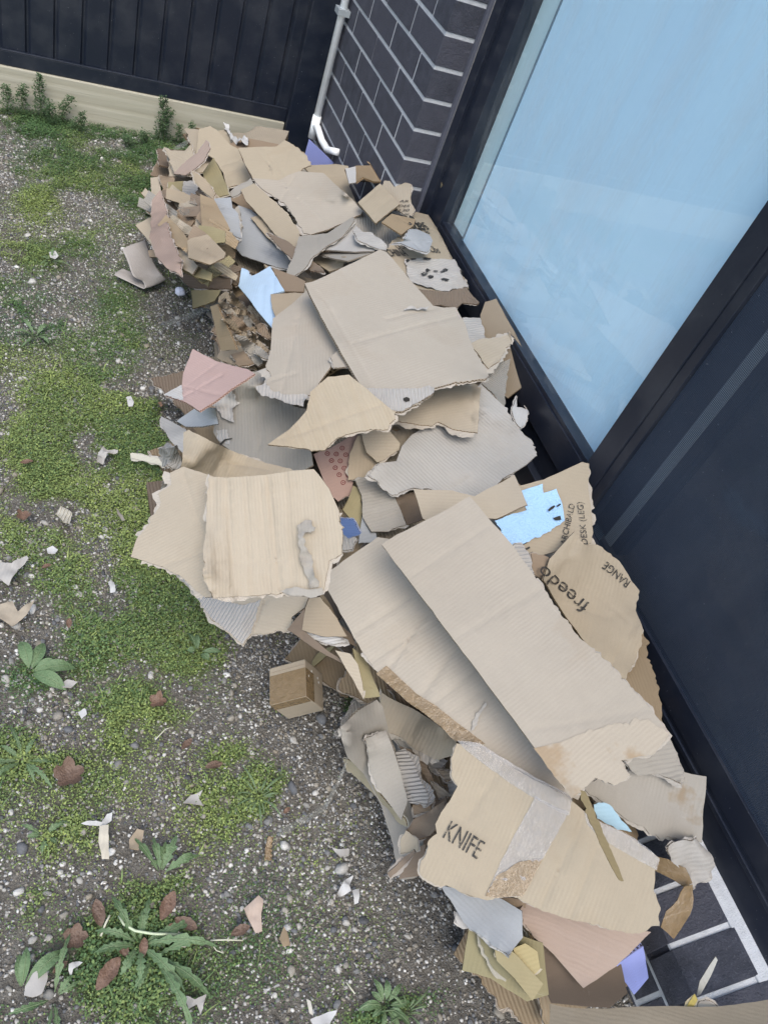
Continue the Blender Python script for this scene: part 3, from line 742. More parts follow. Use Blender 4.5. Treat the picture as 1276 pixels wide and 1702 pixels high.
def lettering(s, crop, text, p0, p1, h_px=None, m_=None, stretch=1.0, name="printed_lettering", bold=0.0):
    """printed words: baseline from p0 to p1 (crop pixels), flattened onto the sheet"""
    cu=bpy.data.curves.new("letters",'FONT'); cu.body=text; cu.size=1.0; cu.resolution_u=5; cu.offset=bold
    tmp=bpy.data.objects.new("letters",cu); COL.objects.link(tmp); bpy.context.view_layer.update()
    me=bpy.data.meshes.new_from_object(tmp.evaluated_get(bpy.context.evaluated_depsgraph_get())); bpy.data.objects.remove(tmp)
    bm=bmesh.new(); bm.from_mesh(me); bmesh.ops.triangulate(bm,faces=bm.faces[:])
    co=np.array([v.co[:2] for v in bm.verts]); x0,x1=co[:,0].min(),co[:,0].max()
    q=to_uv(s.o,s.n,s.e1,s.e2,PX(crop,[p0,p1])); dq=q[1]-q[0]; L=np.linalg.norm(dq); d=dq/L; up=np.array([-d[1],d[0]])
    # keep readable from above: plane normal points to the viewer, so (d, up) is right-handed
    k=L/(x1-x0); uv=q[0]+((co[:,:1]-x0)*k)*d+(co[:,1:]*k*stretch)*up
    for v,u in zip(bm.verts,uv): v.co=(u[0],u[1],0)
    for _ in range(2):
        le=[e for e in bm.edges if e.calc_length()>.012]
        if le: bmesh.ops.subdivide_edges(bm,edges=le,cuts=1); bmesh.ops.triangulate(bm,faces=bm.faces[:])
    uv=np.array([v.co[:2] for v in bm.verts]); P,NN=ssample(s,uv); P=P+NN*.0034-np.array(s.ob.location)
    for v,p in zip(bm.verts,P): v.co=p
    bm.to_mesh(me); bm.free(); me.materials.clear(); me.materials.append(m_ or M_INK); me.update()
    ob=bpy.data.objects.new(name,me); ob.parent=s.ob; COL.objects.link(ob); return ob
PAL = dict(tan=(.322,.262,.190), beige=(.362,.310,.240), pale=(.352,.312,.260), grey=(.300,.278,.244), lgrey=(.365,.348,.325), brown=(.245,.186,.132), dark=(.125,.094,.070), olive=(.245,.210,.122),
           pink=(.40,.285,.255), bgrey=(.295,.305,.315), white=(.46,.455,.445), blue=(.30,.45,.66), lav=(.28,.32,.64), mud=(.170,.132,.10), kraft=(.285,.218,.142), sand=(.350,.297,.222))
# ---- filler: the flattened pieces the pile is made of, lying level in it up to a little below its top
def filler(n, yr, depth, label, group, smin=.14, smax=.34):
    k=0; tries=0; random.seed(len(label)*31+n)
    while k<n and tries<n*30:
        tries+=1
        y=random.uniform(*yr); xl=float(np.interp(y,_bx[:,0],_bx[:,1])); x=random.uniform(xl+.02,-.05 if y>-.1 else .03 if y>-1.75 else -.14)
        if random.random()<.45: x=xl+random.uniform(.03,.16)
        if y<-1.9: x=max(x,xl+.13)
        top=float(mound(np.array(x),np.array(y)))-depth
        h=float(hget(np.array([x]),np.array([y]))[0])
        if h>top-.02-(.035 if x>-.3 else 0): continue
        a=random.uniform(smin,smax)*.5; b=a*random.uniform(.45,.95); th=random.uniform(0,math.pi)
        if abs(x-xl)<.2: a*=.75; b*=.75
        poly=np.array([(-a,-b),(a,-b),(a*random.uniform(.6,1),b*random.uniform(.7,1)),(-a*random.uniform(.7,1),b)])
        c,s=math.cos(th),math.sin(th); poly=poly@np.array([[c,s],[-s,c]])
        core = x>xl+.22 and random.random()<.75
        tz=random.gauss(0,.05); ty=random.gauss(0,.05)
        nn=np.array([tz-.06,ty,1.0]); nn/=np.linalg.norm(nn); e1,e2=frame(nn,np.array([1.0,0,0]))
        lim=(-.006 if y>-.25 else .075 if y>-1.75 else -.06)-(poly[:,0]).max()
        if core: tz*=.3
        o=np.array([min(x,lim),y,h+.02])
        build(poly,np.zeros(4),o,nn,e1,e2,torn=''.join(random.choice('t.') for _ in range(4)),t=(random.uniform(.02,.045) if core else random.choice((.003,.004,.006))),amp=.006,res=.035,rayed=False,soft=.96,wob=.006,
              color=tuple(np.array(PAL[random.choice(('tan','brown','kraft','kraft','grey','mud','beige','brown'))])*random.uniform(.8,1.05)),name='cardboard_piece',label=label,cat='cardboard',group=group,fray=.006,press=.35,sink=.5,flute=random.choice((0,.3,.3,1.0)))
        k+=1

# ================================================================== the cardboard pile: pieces
GF = "flattened cardboard pieces buried in the far stack"; GM = "flattened cardboard pieces buried in the middle of the heap"; GN = "flattened cardboard pieces buried in the near end of the heap"
filler(110,(-.28,.95),.05,"flattened brown cardboard piece wedged level in the ragged stack by the fence",GF)
filler(90,(-1.35,-.28),.08,"flattened brown cardboard piece buried under the middle of the heap",GM)
filler(110,(-2.03,-1.35),.08,"flattened brown cardboard piece buried under the near end of the heap",GN)

# ---------------- far stack, wall side
sheet('B',[(362,100),(495,228),(340,300),(335,200)],color='lav',z=[(362,100,.34),(495,228,.28),(340,300,.20)],rest=False,flute=0,label="lavender blue card standing upright below the pipe elbow")
sheet('B',[(325,235),(500,228),(570,255),(575,345),(620,450),(520,420),(420,330)],color='sand',flute=.1,label="plain sandy cardboard panel behind the top sheets below the lavender card")
s=sheet('B',[(760,318),(830,318),(885,335),(902,342),(900,430),(918,465),(905,500),(930,540),(830,470),(740,400)],torn='tttttttttt',color='beige',z=[(760,318,.47),(902,342,.51),(905,500,.49)],rest=False,flute=.35,ribs=[(800,330),(805,430)],label="fluted cardboard scrap by the brick corner printed with cut off stencilled letters AR and DES")
lettering(s,'B',"AR",(842,438),(890,438),stretch=.55,bold=.004,m_=M_INK_SOLID); lettering(s,'B',"DES",(838,461),(893,461),stretch=.62,bold=.004,m_=M_INK_SOLID); lettering(s,'B',"130",(838,484),(890,484),stretch=.62,bold=.004,m_=M_INK_SOLID); lettering(s,'B',"1X",(850,504),(892,503),stretch=.45,bold=.004,m_=M_INK_SOLID)
sheet('B',[(560,560),(660,470),(760,500),(905,580),(880,640),(795,660),(770,690),(700,670),(600,600)],torn='....ttttt',color='grey',flute=1.6,ribs=[(680,500),(690,620)],label="grey fluted sheet with open corrugations under the small square flap")
s=sheet('B',[(925,488),(1000,505),(1090,528),(1170,570),(1207,602),(1208,890),(1080,900),(960,910),(880,870),(810,780),(770,700),(800,640),(870,600)],torn='ttttt.tttttttt',color='sand',flute=.15,off=.03,label="sandy cardboard flap against the window frame stencilled CHINA with a torn lower half")
lettering(s,'B',"2",(923,560),(944,560),stretch=2.0,bold=.004,m_=M_INK_SOLID); lettering(s,'B',"3085",(912,586),(998,588),stretch=1.7,bold=.004,m_=M_INK_SOLID); lettering(s,'B',"12%",(935,608),(1000,610),stretch=1.5,bold=.004,m_=M_INK_SOLID); lettering(s,'B',"OUA",(830,686),(888,688),stretch=2.1,bold=.004,m_=M_INK_SOLID); lettering(s,'B',"CHINA",(792,722),(888,724),stretch=2.5,bold=.004,m_=M_INK_SOLID); lettering(s,'B',"4 Cbs",(975,702),(1056,712),stretch=2.2,bold=.004,m_=M_INK_SOLID)
patch(s,'B',[(865,745),(950,740),(1060,745),(1190,750),(1205,890),(1080,905),(980,905),(890,860)],M_PLY,'torn_liner',torn='t',amp=.007,h=.0016,color='lgrey',crk=.006,crk_s=45,flute=.5)
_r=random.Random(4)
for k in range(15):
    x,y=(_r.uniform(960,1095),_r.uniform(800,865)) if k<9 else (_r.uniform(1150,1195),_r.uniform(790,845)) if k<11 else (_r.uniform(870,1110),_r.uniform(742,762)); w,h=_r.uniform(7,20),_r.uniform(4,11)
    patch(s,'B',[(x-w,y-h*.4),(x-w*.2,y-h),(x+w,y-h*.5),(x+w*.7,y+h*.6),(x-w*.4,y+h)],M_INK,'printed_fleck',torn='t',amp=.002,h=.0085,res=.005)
sheet('B',[(930,895),(1080,905),(1195,885),(1235,935),(1255,975,.01),(1240,997,.015),(1180,962),(1145,990),(1060,975),(1005,985)],torn='tt.ttttttt',color='mud',flute=.9,ribs=[(960,900),(970,980)],label="curled dark brown torn edge sticking out under the CHINA flap")
# small open box
sheet('B',[(555,255),(610,240),(758,235),(766,330),(715,320),(640,318),(578,330)],color='brown',z=[(555,255,.42),(758,235,.42),(640,330,.40)],rest=False,flute=0,label="side of a flattened open carton with a white taped edge by the bricks")
s=sheet('B',[(608,240),(758,235),(760,322),(705,322),(640,325),(610,330)],color='kraft',flute=0,off=.03,t=.006,label="small brown carton flap beside the brick wall with a curved dark edge")
sheet('B',[(556,252),(610,242),(612,325),(575,332)],color='white',flute=0,t=.003,off=.04,label="white taped carton edge next to the small brown flap by the bricks")
# ---------------- far stack, left side, bottom to top
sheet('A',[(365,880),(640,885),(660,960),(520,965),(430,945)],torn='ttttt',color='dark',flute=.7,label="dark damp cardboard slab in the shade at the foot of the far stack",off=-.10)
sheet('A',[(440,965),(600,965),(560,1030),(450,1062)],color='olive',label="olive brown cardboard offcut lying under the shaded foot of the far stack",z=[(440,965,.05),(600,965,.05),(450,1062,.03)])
sheet('A',[(225,370),(272,364),(280,450),(250,560),(232,545)],color='beige',torn='..t..',label="narrow upright pale strip at the outer left flank of the far stack",off=-.02)
sheet('A',[(150,630),(235,568),(260,640),(230,720)],color='beige',flute=.1,off=-.12,label="pale pointed corner poking out low on the far stack beside the gravel")
sheet('A',[(270,350),(345,355),(370,440),(330,490),(300,470)],torn='t',color='brown',crk=.006,flute=.6,label="crumpled brown torn cardboard at the upper flank of the far stack")
sheet('A',[(315,640),(400,640),(435,740),(380,750),(345,700)],torn='t',color='lgrey',flute=1.6,label="pale fluted scrap under the dark hole on the far stack's flank")
sheet('A',[(385,615),(500,640),(640,675),(680,740),(640,770),(560,740),(470,700)],color='brown',torn='..t....',off=.0,label="brown panel sloping across the middle of the far stack's ragged side")
sheet('A',[(360,690),(430,690),(450,800),(440,870),(400,800)],torn='t',color='kraft',crk=.004,label="fraying kraft strip hanging beside the dark gap of the far stack")
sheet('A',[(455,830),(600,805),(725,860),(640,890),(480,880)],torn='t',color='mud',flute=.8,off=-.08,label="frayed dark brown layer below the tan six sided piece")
sheet('A',[(320,400),(400,385),(420,430),(380,490),(330,480)],torn='t',color='olive',rib=.4,crk=.004,label="olive ribbed scrap near the top flank of the far stack")
sheet('A',[(400,385),(470,380),(480,440),(440,500),(390,490)],torn='t',color='lgrey',flute=1.4,label="lilac grey fluted scrap near the top flank of the far stack")
sheet('A',[(470,440),(500,450),(520,560),(545,640),(500,655),(470,560)],color='mud',label="narrow folded brown strip beside the grey triangle flap")
sheet('A',[(640,455),(700,430),(790,520),(800,560),(700,520),(650,490)],color='brown',label="brown strip between the grey triangle flap and the layered tan edges")
# thin layers seen edge on along the ragged side
GL="thin torn layers edge on in the ragged side of the far stack"
_poly=np.array([(235,480),(400,400),(560,480),(660,640),(720,740),(700,850),(560,900),(380,880),(300,800),(240,640)],float)
_rg=random.Random(11); _n=0
while _n<46:
    x,y=_rg.uniform(230,720),_rg.uniform(400,900)
    if not inside(np.array([[x,y]]),_poly)[0]: continue
    a=math.radians(_rg.gauss(27,15)); l=_rg.uniform(90,225); w=_rg.uniform(34,88)
    d=np.array([math.cos(a),math.sin(a)]); q=np.array([-d[1],d[0]])
    pt=[np.array([x,y])+d*l*u+q*w*v for u,v in ((-.5,-.5),(0,-.55),(.5,-.4),(.55,.3),(.1,.5),(-.45,.45))]
    sheet('A',[tuple(p) for p in pt],torn=_rg.choice(('......','......','......','..tt..','...t..')),color=_rg.choice(('tan','brown','kraft','beige','mud','sand','grey','olive')),off=_rg.uniform(-.06,.0),flute=_rg.choice((0,.1,.8)),tilt=(_rg.uniform(-.12,.12),_rg.uniform(-.12,.12)),
          t=.0035,up=_rg.uniform(.002,.012),fray=.003,amp=.003,res=.014,soft=.993,press=.12,wob=.005,label="thin torn layer seen edge on in the ragged side of the far stack",group=GL,name='cardboard_layer')
    _n+=1
sheet('A',[(420,700),(430,690),(525,665),(622,765),(615,790),(540,828),(425,790)],color='sand',flute=.1,up=.012,label="second clean sandy six sided piece low on the ragged side of the far stack") if False else None
sheet('A',[(690,515),(760,540),(850,620),(900,680),(990,760),(950,855),(860,830),(710,780),(668,735),(690,650)],torn='....tt....',color='bgrey',flute=.1,label="large slate grey sheet on the side of the far stack above the white card",off=.0)
sheet('A',[(420,700),(430,690),(525,665),(622,765),(615,790),(540,828),(425,790)],color='tan',flute=.1,label="clean tan six sided piece low on the ragged side of the far stack")
sheet('A',[(505,493),(580,478),(650,474),(660,530),(690,560),(705,690),(680,700),(640,655),(570,565)],color='bgrey',torn='....tt...',flute=.1,off=.02,label="light blue grey triangle flap on the ragged side of the far stack")
sheet('A',[(640,560),(690,520),(705,600),(700,690),(670,700)],torn='t',color='grey',crk=.008,label="crushed grey fold at the tip of the blue grey triangle flap")
sheet('A',[(485,450),(560,480),(645,640),(600,662),(505,650)],color='kraft',flute=.1,label="kraft panel tucked under the grey triangle flap of the far stack")
sheet('A',[(228,480),(275,430),(305,540),(315,640),(345,720),(385,800),(390,890),(310,850),(250,780),(222,680)],torn='tttttttttt',color=(.40,.30,.25),flute=.3,off=-.05,crk=.004,wob=.008,label="pinkish brown drooping sheet with a small dark hole on the far stack's flank")
sheet('A',[(365,520),(400,505),(455,470),(470,505),(430,560),(410,580),(395,575),(375,545)],torn='t',color='lgrey',crk=.010,crk_s=60,flute=0,label="crumpled clear film scrap caught in the far stack",mats=[M_FILM,M_FILM,M_FILM],t=.0008,fray=0)
# ---------------- far stack, top
sheet('A',[(410,108),(478,116),(480,200),(460,270),(435,190)],torn='tt.tt',color='beige',off=.0,label="pale torn corner at the outer top of the far stack beside the weeds")
sheet('A',[(298,205),(325,222),(405,225),(445,205),(465,290),(400,330),(350,345),(320,260)],torn='ttttt',color='beige',flute=.4,off=.02,label="pale pointed torn piece at the top left of the far stack")
sheet('A',[(580,120),(620,112),(690,190),(700,230),(640,200)],torn='t',color='sand',off=.02,label="small sandy piece at the rear of the far stack below the plinth")
sheet('A',[(640,190),(720,170),(900,190),(1010,250),(960,300),(700,260)],color='brown',off=.0,label="brown layer peeking out along the rear of the far stack")
sheet('A',[(485,120),(545,106),(580,125),(645,190),(690,215),(720,300),(770,395),(680,410),(630,425),(610,340),(560,262),(520,240),(460,278)],torn='......tt.....',color='sand',creases=[((580,300),(700,285)),((600,345),(740,310))],off=.04,label="sandy sheet with two folds on top of the far stack nearest the fence",wob=.008)
sheet('A',[(560,262),(600,340),(632,425),(640,455),(575,470),(520,400),(500,340)],torn='..tt...',color='olive',off=.04,label="olive tan leaf with a long slit beside the curled strap of the far stack")
sheet('A',[(345,345),(440,300,.02),(490,285,.03),(545,248,.05),(562,275,.04),(520,312,.02),(470,335,.01),(410,355)],torn='t',color=(.42,.33,.28),off=.06,rest=False,flute=.1,label="twisted brown strap curling over the top of the far stack")
sheet('A',[(450,350),(520,380),(570,450),(555,480),(500,430),(460,390)],torn='t',color='tan',off=.04,crk=.004,label="frayed tan strip under the curled strap of the far stack")
sheet('A',[(630,455),(690,410),(755,370),(770,400),(735,430),(690,470),(660,480)],torn='t',color='grey',off=.06,crk=.005,label="creased grey strip tucked below the folded top sheet")
# layered tan edges right side of the stack
sheet('B',[(365,735),(460,700),(560,735),(540,785),(470,805)],color='sand',off=-.02,label="sandy offcut under the layered edges beside the large central panel")
sheet('B',[(405,695),(700,700),(565,738),(470,720)],color='grey',torn='...t',label="narrow grey layer just above the large central panel",off=.0)
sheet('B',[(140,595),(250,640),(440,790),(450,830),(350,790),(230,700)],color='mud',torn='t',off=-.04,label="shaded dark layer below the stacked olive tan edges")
sheet('B',[(55,520),(112,503),(200,560),(310,670),(345,735),(290,730),(140,622)],torn='.tttt..',color='sand',label="lower of two long sandy layers jutting from the far stack's front",off=.0)
sheet('B',[(0,368),(72,334),(140,395),(250,490),(310,590),(335,670),(300,695),(180,605),(110,512),(30,435)],torn='..tttt....',color='sand',off=.03,label="upper of two long sandy layers jutting from the far stack's front")
sheet('B',[(420,685),(600,560),(705,650),(710,692),(600,698)],color='lgrey',off=.01,label="pale grey layer under the creased top sheet next to the fluted grey sheet")
sheet('B',[(595,590),(690,600),(760,650),(770,690),(700,665),(620,640)],torn='t',color='lgrey',crk=.004,flute=.8,off=.02,label="whitish torn liner strip crossing the fluted grey sheet")
sheet('B',[(-12,145),(60,142),(130,140),(190,140),(235,106),(280,130),(345,185),(375,240),(330,255),(300,295),(230,330),(70,318),(20,225)],torn='....tttt.....',color='sand',creases=[((95,155),(200,320)),((130,150),(235,310))],off=.05,label="sandy flap with a double fold line atop the far stack near the post")
sheet('B',[(62,310),(200,318),(260,288),(310,270),(440,280),(500,340),(560,390),(648,480),(640,508),(460,582),(370,608),(335,600),(300,540),(230,435),(160,390),(100,350)],torn='..........tttttt',color='pale',creases=[((215,330),(470,575)),((500,345),(620,470))],off=.06,soft=.993,press=.03,label="large pale creased sheet on top of the far stack with a frayed left edge",fray=.014)
sheet('B',[(310,620),(370,610),(460,600),(600,535,.01),(608,560,.012),(540,625),(440,685),(380,725),(330,790),(270,832),(243,812),(280,720)],torn='ttt',color='grey',off=.06,flute=.1,wob=.006,label="grey torn tongue hanging down from the large pale creased sheet")
sheet('B',[(745,542),(800,498),(925,528),(915,560),(850,612)],color='kraft',creases=[((800,500),(900,560))],off=.05,label="small brown folded strip below the square flap and beside the number 3085")
sheet('B',[(805,655),(870,640),(890,580),(930,580),(1000,608),(1018,640),(985,702),(930,692),(850,655)],torn='t',color='bgrey',off=.05,flute=.1,label="light grey torn paper patch across the CHINA flap")
sheet('B',[(622,430),(738,330),(842,440),(715,556)],color='sand',off=.08,t=.005,creases=[((640,440),(745,340))],label="small square sandy flap lying askew near the brick corner",flute=.05)
sheet('A',[(615,90),(640,92),(650,140),(690,165),(710,145),(742,155),(738,190),(690,185),(650,165)],torn='t',color='white',crk=.014,crk_s=60,flute=0,off=.04,label="crumpled white tissue at the rear of the far stack below the plinth",t=.001,fray=0)
sheet('A',[(345,208),(390,180),(430,162),(438,175),(400,200),(352,220)],color='bgrey',mats=[M_FILM,M_FILM,M_FILM],t=.002,rest=False,off=.04,label="clear plastic strip at the outer top of the far stack",fray=0)

# ---------------- torn bundle beside the white card
sheet('A',[(545,1052),(582,1040),(650,1200),(680,1280),(600,1285)],color='kraft',z=[(545,1052,.12),(650,1200,.14),(600,1285,.08)],label="upright kraft edge at the outer side of the shredded bundle")
sheet('I',[(120,720),(160,640),(230,590),(300,600),(390,630),(420,640),(470,740),(500,830),(330,800),(250,780),(140,740)],torn='t',color='tan',off=-.04,label="tan arched flap at the foot of the shredded bundle above the pink sheet")
sheet('I',[(255,690),(380,660),(480,800),(330,810)],color='brown',torn='t',off=-.03,label="pinkish brown inner panel under the arched flap of the shredded bundle")
GB="torn corrugated slivers in the bundle beside the white card"
SL=[((150,190),(260,260),(400,300),50),((200,250),(330,420),(440,540),60),((240,290),(330,380),(430,490),90),((380,290),(430,400),(440,500),55),((200,340),(300,430),(380,520),40),
    ((440,300),(530,390),(680,500),50),((420,210),(480,270),(520,330),40),((470,330),(560,430),(660,530),60),((340,530),(440,620),(540,800),110),((450,460),(510,480),(520,530),50),((500,560),(560,620),(610,650),50),
    ((520,280),(600,390),(690,490),35),((500,430),(570,500),(650,560),55),((480,600),(540,650),(600,690),70),((250,170),(300,190),(400,260),60),((130,150),(200,120),(300,200),50),((260,110),(330,200),(380,240),55)]
for i,(a,b,c,w) in enumerate(SL):
    a,b,c=map(np.array,(a,b,c)); d=(c-a)/np.linalg.norm(c-a); q=np.array([-d[1],d[0]])*w*.5
    sheet('I',[tuple(a-q*.7),tuple(b-q),tuple(c-q*.6),tuple(c+q*.5),tuple(b+q*1.1),tuple(a+q*.6)],torn='t',color=('tan','beige','brown','grey','kraft')[i%5],flute=.9,ribs=[tuple(a),tuple(a+q)],off=.0,crk=.004,crk_s=40,amp=.006,wob=.006,res=.012,t=.004,
          label="torn corrugated sliver in the shredded bundle beside the white card",group=GB,name='cardboard_sliver',tilt=(random.uniform(-.3,.3),random.uniform(-.3,.3)),press=.4)
sheet('A',[(870,848),(1000,895),(1045,920),(1035,975),(930,972)],color='brown',off=.0,label="brown shaded piece behind the white card beside the large central panel")
sheet('A',[(690,940),(715,868),(738,862),(755,892),(800,875),(858,842),(935,970),(862,990),(870,1060),(915,1180),(890,1190),(800,1085)],color=(.56,.74,.94),torn='.ttt........',flute=0,off=.0,label="bright pale blue card with a notched top between the far stack and the middle")
sheet('A',[(860,985),(990,975),(1035,985),(1005,1050),(912,1172),(868,1060)],color='tan',flute=.05,off=.02,label="small tan folded flap lying on the pale blue card")

# ---------------- middle, lower layers
sheet('D',[(285,425),(400,372),(480,365),(495,440),(410,452),(330,452)],color='bgrey',off=-.02,label="grey sheet low between the pink sheet and the tan ribbed flap")
s=sheet('D',[(370,70),(480,118),(640,162),(680,190),(560,260),(480,320),(400,372),(330,328),(225,290,.0),(310,240),(316,190)],color='pink',flute=.05,off=-.02,creases=[((320,245),(540,300))],label="pink faced card with a white torn corner lying on the gravel side of the heap")
patch(s,'D',[(222,290),(310,240),(318,320),(280,312)],M_PLY,'torn_liner',color='white',torn='t',h=.001)
s=sheet('D',[(540,185),(600,180),(740,178),(770,270),(870,350),(960,370),(985,460),(960,570),(975,650),(900,690),(740,660),(580,590),(510,540),(470,480),(480,380),(530,260)],torn='tttt..........tt',color='grey',soft=.993,press=.03,rib=1.0,flute=.4,ribs=[(640,200),(650,560)],off=.0,label="grey ribbed sheet standing out beneath the ribbed brown triangle")
patch(s,'D',[(470,335),(520,258),(545,190),(575,200),(562,230),(592,290),(582,445),(545,430),(500,380)],M_PLY,'torn_liner',color='lgrey',torn='t',amp=.008,crk=.014,crk_s=50,h=.002,flute=.5)
patch(s,'D',[(480,470),(545,470),(555,545),(500,525)],M_PLY,'torn_liner',color='lgrey',torn='t',amp=.006,h=.0015,flute=2.0,ribs=[(500,470),(505,540)])
patch(s,'D',[(500,545),(530,520),(570,515),(565,522),(535,528),(512,552)],M_DARK_MARK,'dead_twig',h=.004,res=.006)
sheet('D',[(50,590),(62,584),(190,612),(250,640),(240,655),(60,612)],torn='t',color=(.66,.62,.52),z=[(50,590,.03),(250,640,.06),(60,612,.025)],rest=False,label="thin cream flake sticking out over the grass from the heap",flute=0)
sheet('D',[(210,560),(240,522),(300,590),(312,640),(270,672),(205,640)],torn='t',color='lgrey',crk=.016,crk_s=40,flute=1.2,off=-.01,label="crumpled grey corrugated wad at the heap's outer edge beside the cream flake")
sheet('D',[(205,403),(240,420),(335,472),(330,600),(250,520),(222,470)],torn='.....t',color='lgrey',off=.0,flute=.1,label="pale pointed corner at the outer edge above the crumpled wad")
# target-like printed sheet and its neighbours
s=sheet('D',[(975,590),(1060,560),(1195,480),(1215,600),(1175,720),(1168,785),(1100,828),(1050,790)],torn='.....tt.',color=(.44,.30,.25),flute=.05,off=-.03,label="reddish brown card printed with small red ringed dots in the heap's middle")
def ring(s,crop,c,r):
    q=to_uv(s.o,s.n,s.e1,s.e2,PX(crop,[c,(c[0]+r,c[1])])); rr=np.linalg.norm(q[1]-q[0])
    for (ra,rb) in ((rr*.72,rr),(0,rr*.26)):
        n=18; v=[];f=[]
        for k in range(n):
            a=2*math.pi*k/n
            for w in (ra,rb): v.append(q[0]+np.array([math.cos(a),math.sin(a)])*w)
        for k in range(n):
            k2=(k+1)%n; f.append((2*k,2*k+1,2*k2+1,2*k2))
        P,NN=ssample(s,np.array(v)); P=P+NN*.0012-np.array(s.ob.location)
        yield P,f
V=[];Fc=[]
for c in [(1120,560),(1138,594),(1045,588),(1090,590),(1066,623),(1110,625),(1085,659),(1130,661),(1105,694),(1150,697),(1125,733)]:
    for P,f in ring(s,'D',c,12.5):
        n0=len(V); V+=list(map(tuple,P)); Fc+=[tuple(i+n0 for i in q) for q in f]
me=bpy.data.meshes.new("printed_rings"); me.from_pydata(V,[],Fc); me.materials.append(M_RED); ob=bpy.data.objects.new("printed_rings",me); ob.parent=s.ob; COL.objects.link(ob)
sheet('D',[(980,705),(1000,690),(1045,760),(1030,765)],color='white',off=-.02,label="sliver of white card beside the red dotted print",flute=0)
sheet('K',[(190,950),(240,860),(300,690),(370,730),(380,800),(390,1000),(385,1180),(300,1090)],color='olive',off=-.02,torn='...tt...',label="narrow olive folded tab in the gap below the red dotted print",wob=.006)
sheet('K',[(170,1030),(300,1040),(380,1190),(250,1230),(190,1180)],torn='t',color=(.20,.30,.62),z=[(170,1030,.17),(380,1190,.16),(190,1180,.13)],flute=0,label="crumpled blue wrapper deep in the dark gap of the heap")
sheet('K',[(175,1180),(250,1210),(330,1260),(290,1360),(190,1370)],torn='t',color='lgrey',flute=2,ribs=[(200,1200),(215,1350)],off=-.05,label="grey fluted scrap at the bottom of the dark gap in the heap")
sheet('K',[(395,1010),(430,1000),(540,1190),(560,1290),(380,1290),(355,1300)],color='bgrey',flute=0,off=-.03,label="smooth grey blue wedge of card beside the dark gap of the heap")
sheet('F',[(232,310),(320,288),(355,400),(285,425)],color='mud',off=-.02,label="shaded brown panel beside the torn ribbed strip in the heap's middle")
sheet('F',[(75,240),(110,225),(165,245),(235,310),(282,420),(210,450),(140,450),(105,390),(100,300)],torn='ttt.t....',color='grey',rib=.6,flute=.5,ribs=[(90,330),(240,290)],crk=.005,off=.0,label="grey ribbed strip with a torn top in the heap's middle gap")
sheet('D',[(1150,722),(1158,590),(1198,510),(1235,492),(1300,520),(1330,610),(1300,700),(1200,715)],torn='t......t',color='tan',flute=.05,off=-.01,label="plain tan panel between the red dotted print and the frayed tan flap")
sheet('C',[(300,958),(440,950),(500,1025),(495,1060),(385,1122),(330,1080)],torn='...t..',color='beige',creases=[((370,1100),(480,1040))],off=.0,label="frayed tan flap with a folded rim under the large blue grey sheet")
# ---------------- wall side of the middle
sheet('C',[(1060,860),(1085,800),(1085,842),(1150,850),(1158,828),(1135,922),(1110,945),(1075,900)],torn='t',color='white',crk=.006,off=.0,label="whitish scrap with a dark pin hole in the gap by the window sill")
sheet('C',[(905,375),(930,310),(985,293),(1085,480),(1190,680),(1045,797),(1005,760),(990,640),(920,560)],color='tan',z=[(985,293,.50),(1190,680,.46),(920,560,.40)],rest=False,creases=[((915,540),(1090,480),.003)],flute=.05,label="tan folded panel leaning up against the window pane")
sheet('C',[(960,640),(1060,590),(1050,650),(1030,740),(1025,870),(960,800),(915,720)],torn='t',color='grey',flute=1.8,ribs=[(960,640),(1050,700)],off=.04,label="grey sheet of bare corrugations below the panel leaning on the pane")
sheet('C',[(812,395),(905,388),(930,490),(900,515),(850,518)],torn='t',color='lgrey',flute=.9,crk=.004,off=.04,label="whitish fluted strip beside the large central panel near the pane")
sheet('C',[(850,522),(900,500),(1000,490),(1088,478,.01),(1030,560),(1000,610),(945,648),(905,590)],torn='.tttttt.',color='beige',flute=.1,off=.06,label="torn beige tongue lying over the panel that leans on the pane",fray=.014)
# upper middle
s=sheet('D',[(770,-90),(762,70),(735,148),(765,200),(733,235),(762,272),(850,292),(955,290),(1012,220),(1075,160),(1110,60),(1040,-130),(960,-260),(880,-180)],torn='..tttttt......',color='pale',flute=.05,off=.04,creases=[((745,225),(890,185),.0025)],soft=.993,press=.03,label="plain pale sheet with a torn lower lip left of the large central panel",fray=.016)
patch(s,'D',[(735,236),(765,275),(850,296),(948,296),(925,352),(860,342),(800,322),(715,302),(690,262)],M_PLY,'torn_liner',color='lgrey',torn='t',amp=.006,h=.001,flute=1.0,crk=.006)
sheet('C',[(150,590),(200,545),(250,640),(165,645)],torn='t',color='pale',off=.05,label="small pale torn corner beside the long edge of the large central panel")
sheet('C',[(505,1062),(560,980),(700,880),(905,728),(1010,830),(1090,945),(1168,1012),(1192,1082),(1120,1140),(1020,1195),(940,1290),(840,1290),(700,1260),(560,1255),(460,1290),(340,1190),(400,1130),(480,1120)],torn='....tttttttttttt..',color='lgrey',flute=.55,ribs=[(600,1000),(900,1250)],off=.05,wob=.006,up=.016,label="large blue grey sheet with fine diagonal ribs and a ragged lower edge")
sheet('C',[(300,905),(470,880),(600,800),(690,745),(870,722),(908,738),(890,970),(850,967),(770,955),(690,915),(660,937),(600,932),(480,908)],torn='......ttttttt',color='beige',flute=.1,off=.06,creases=[((868,730),(862,960))],label="beige sheet with a shredded lower edge right under the large central panel",fray=.018)
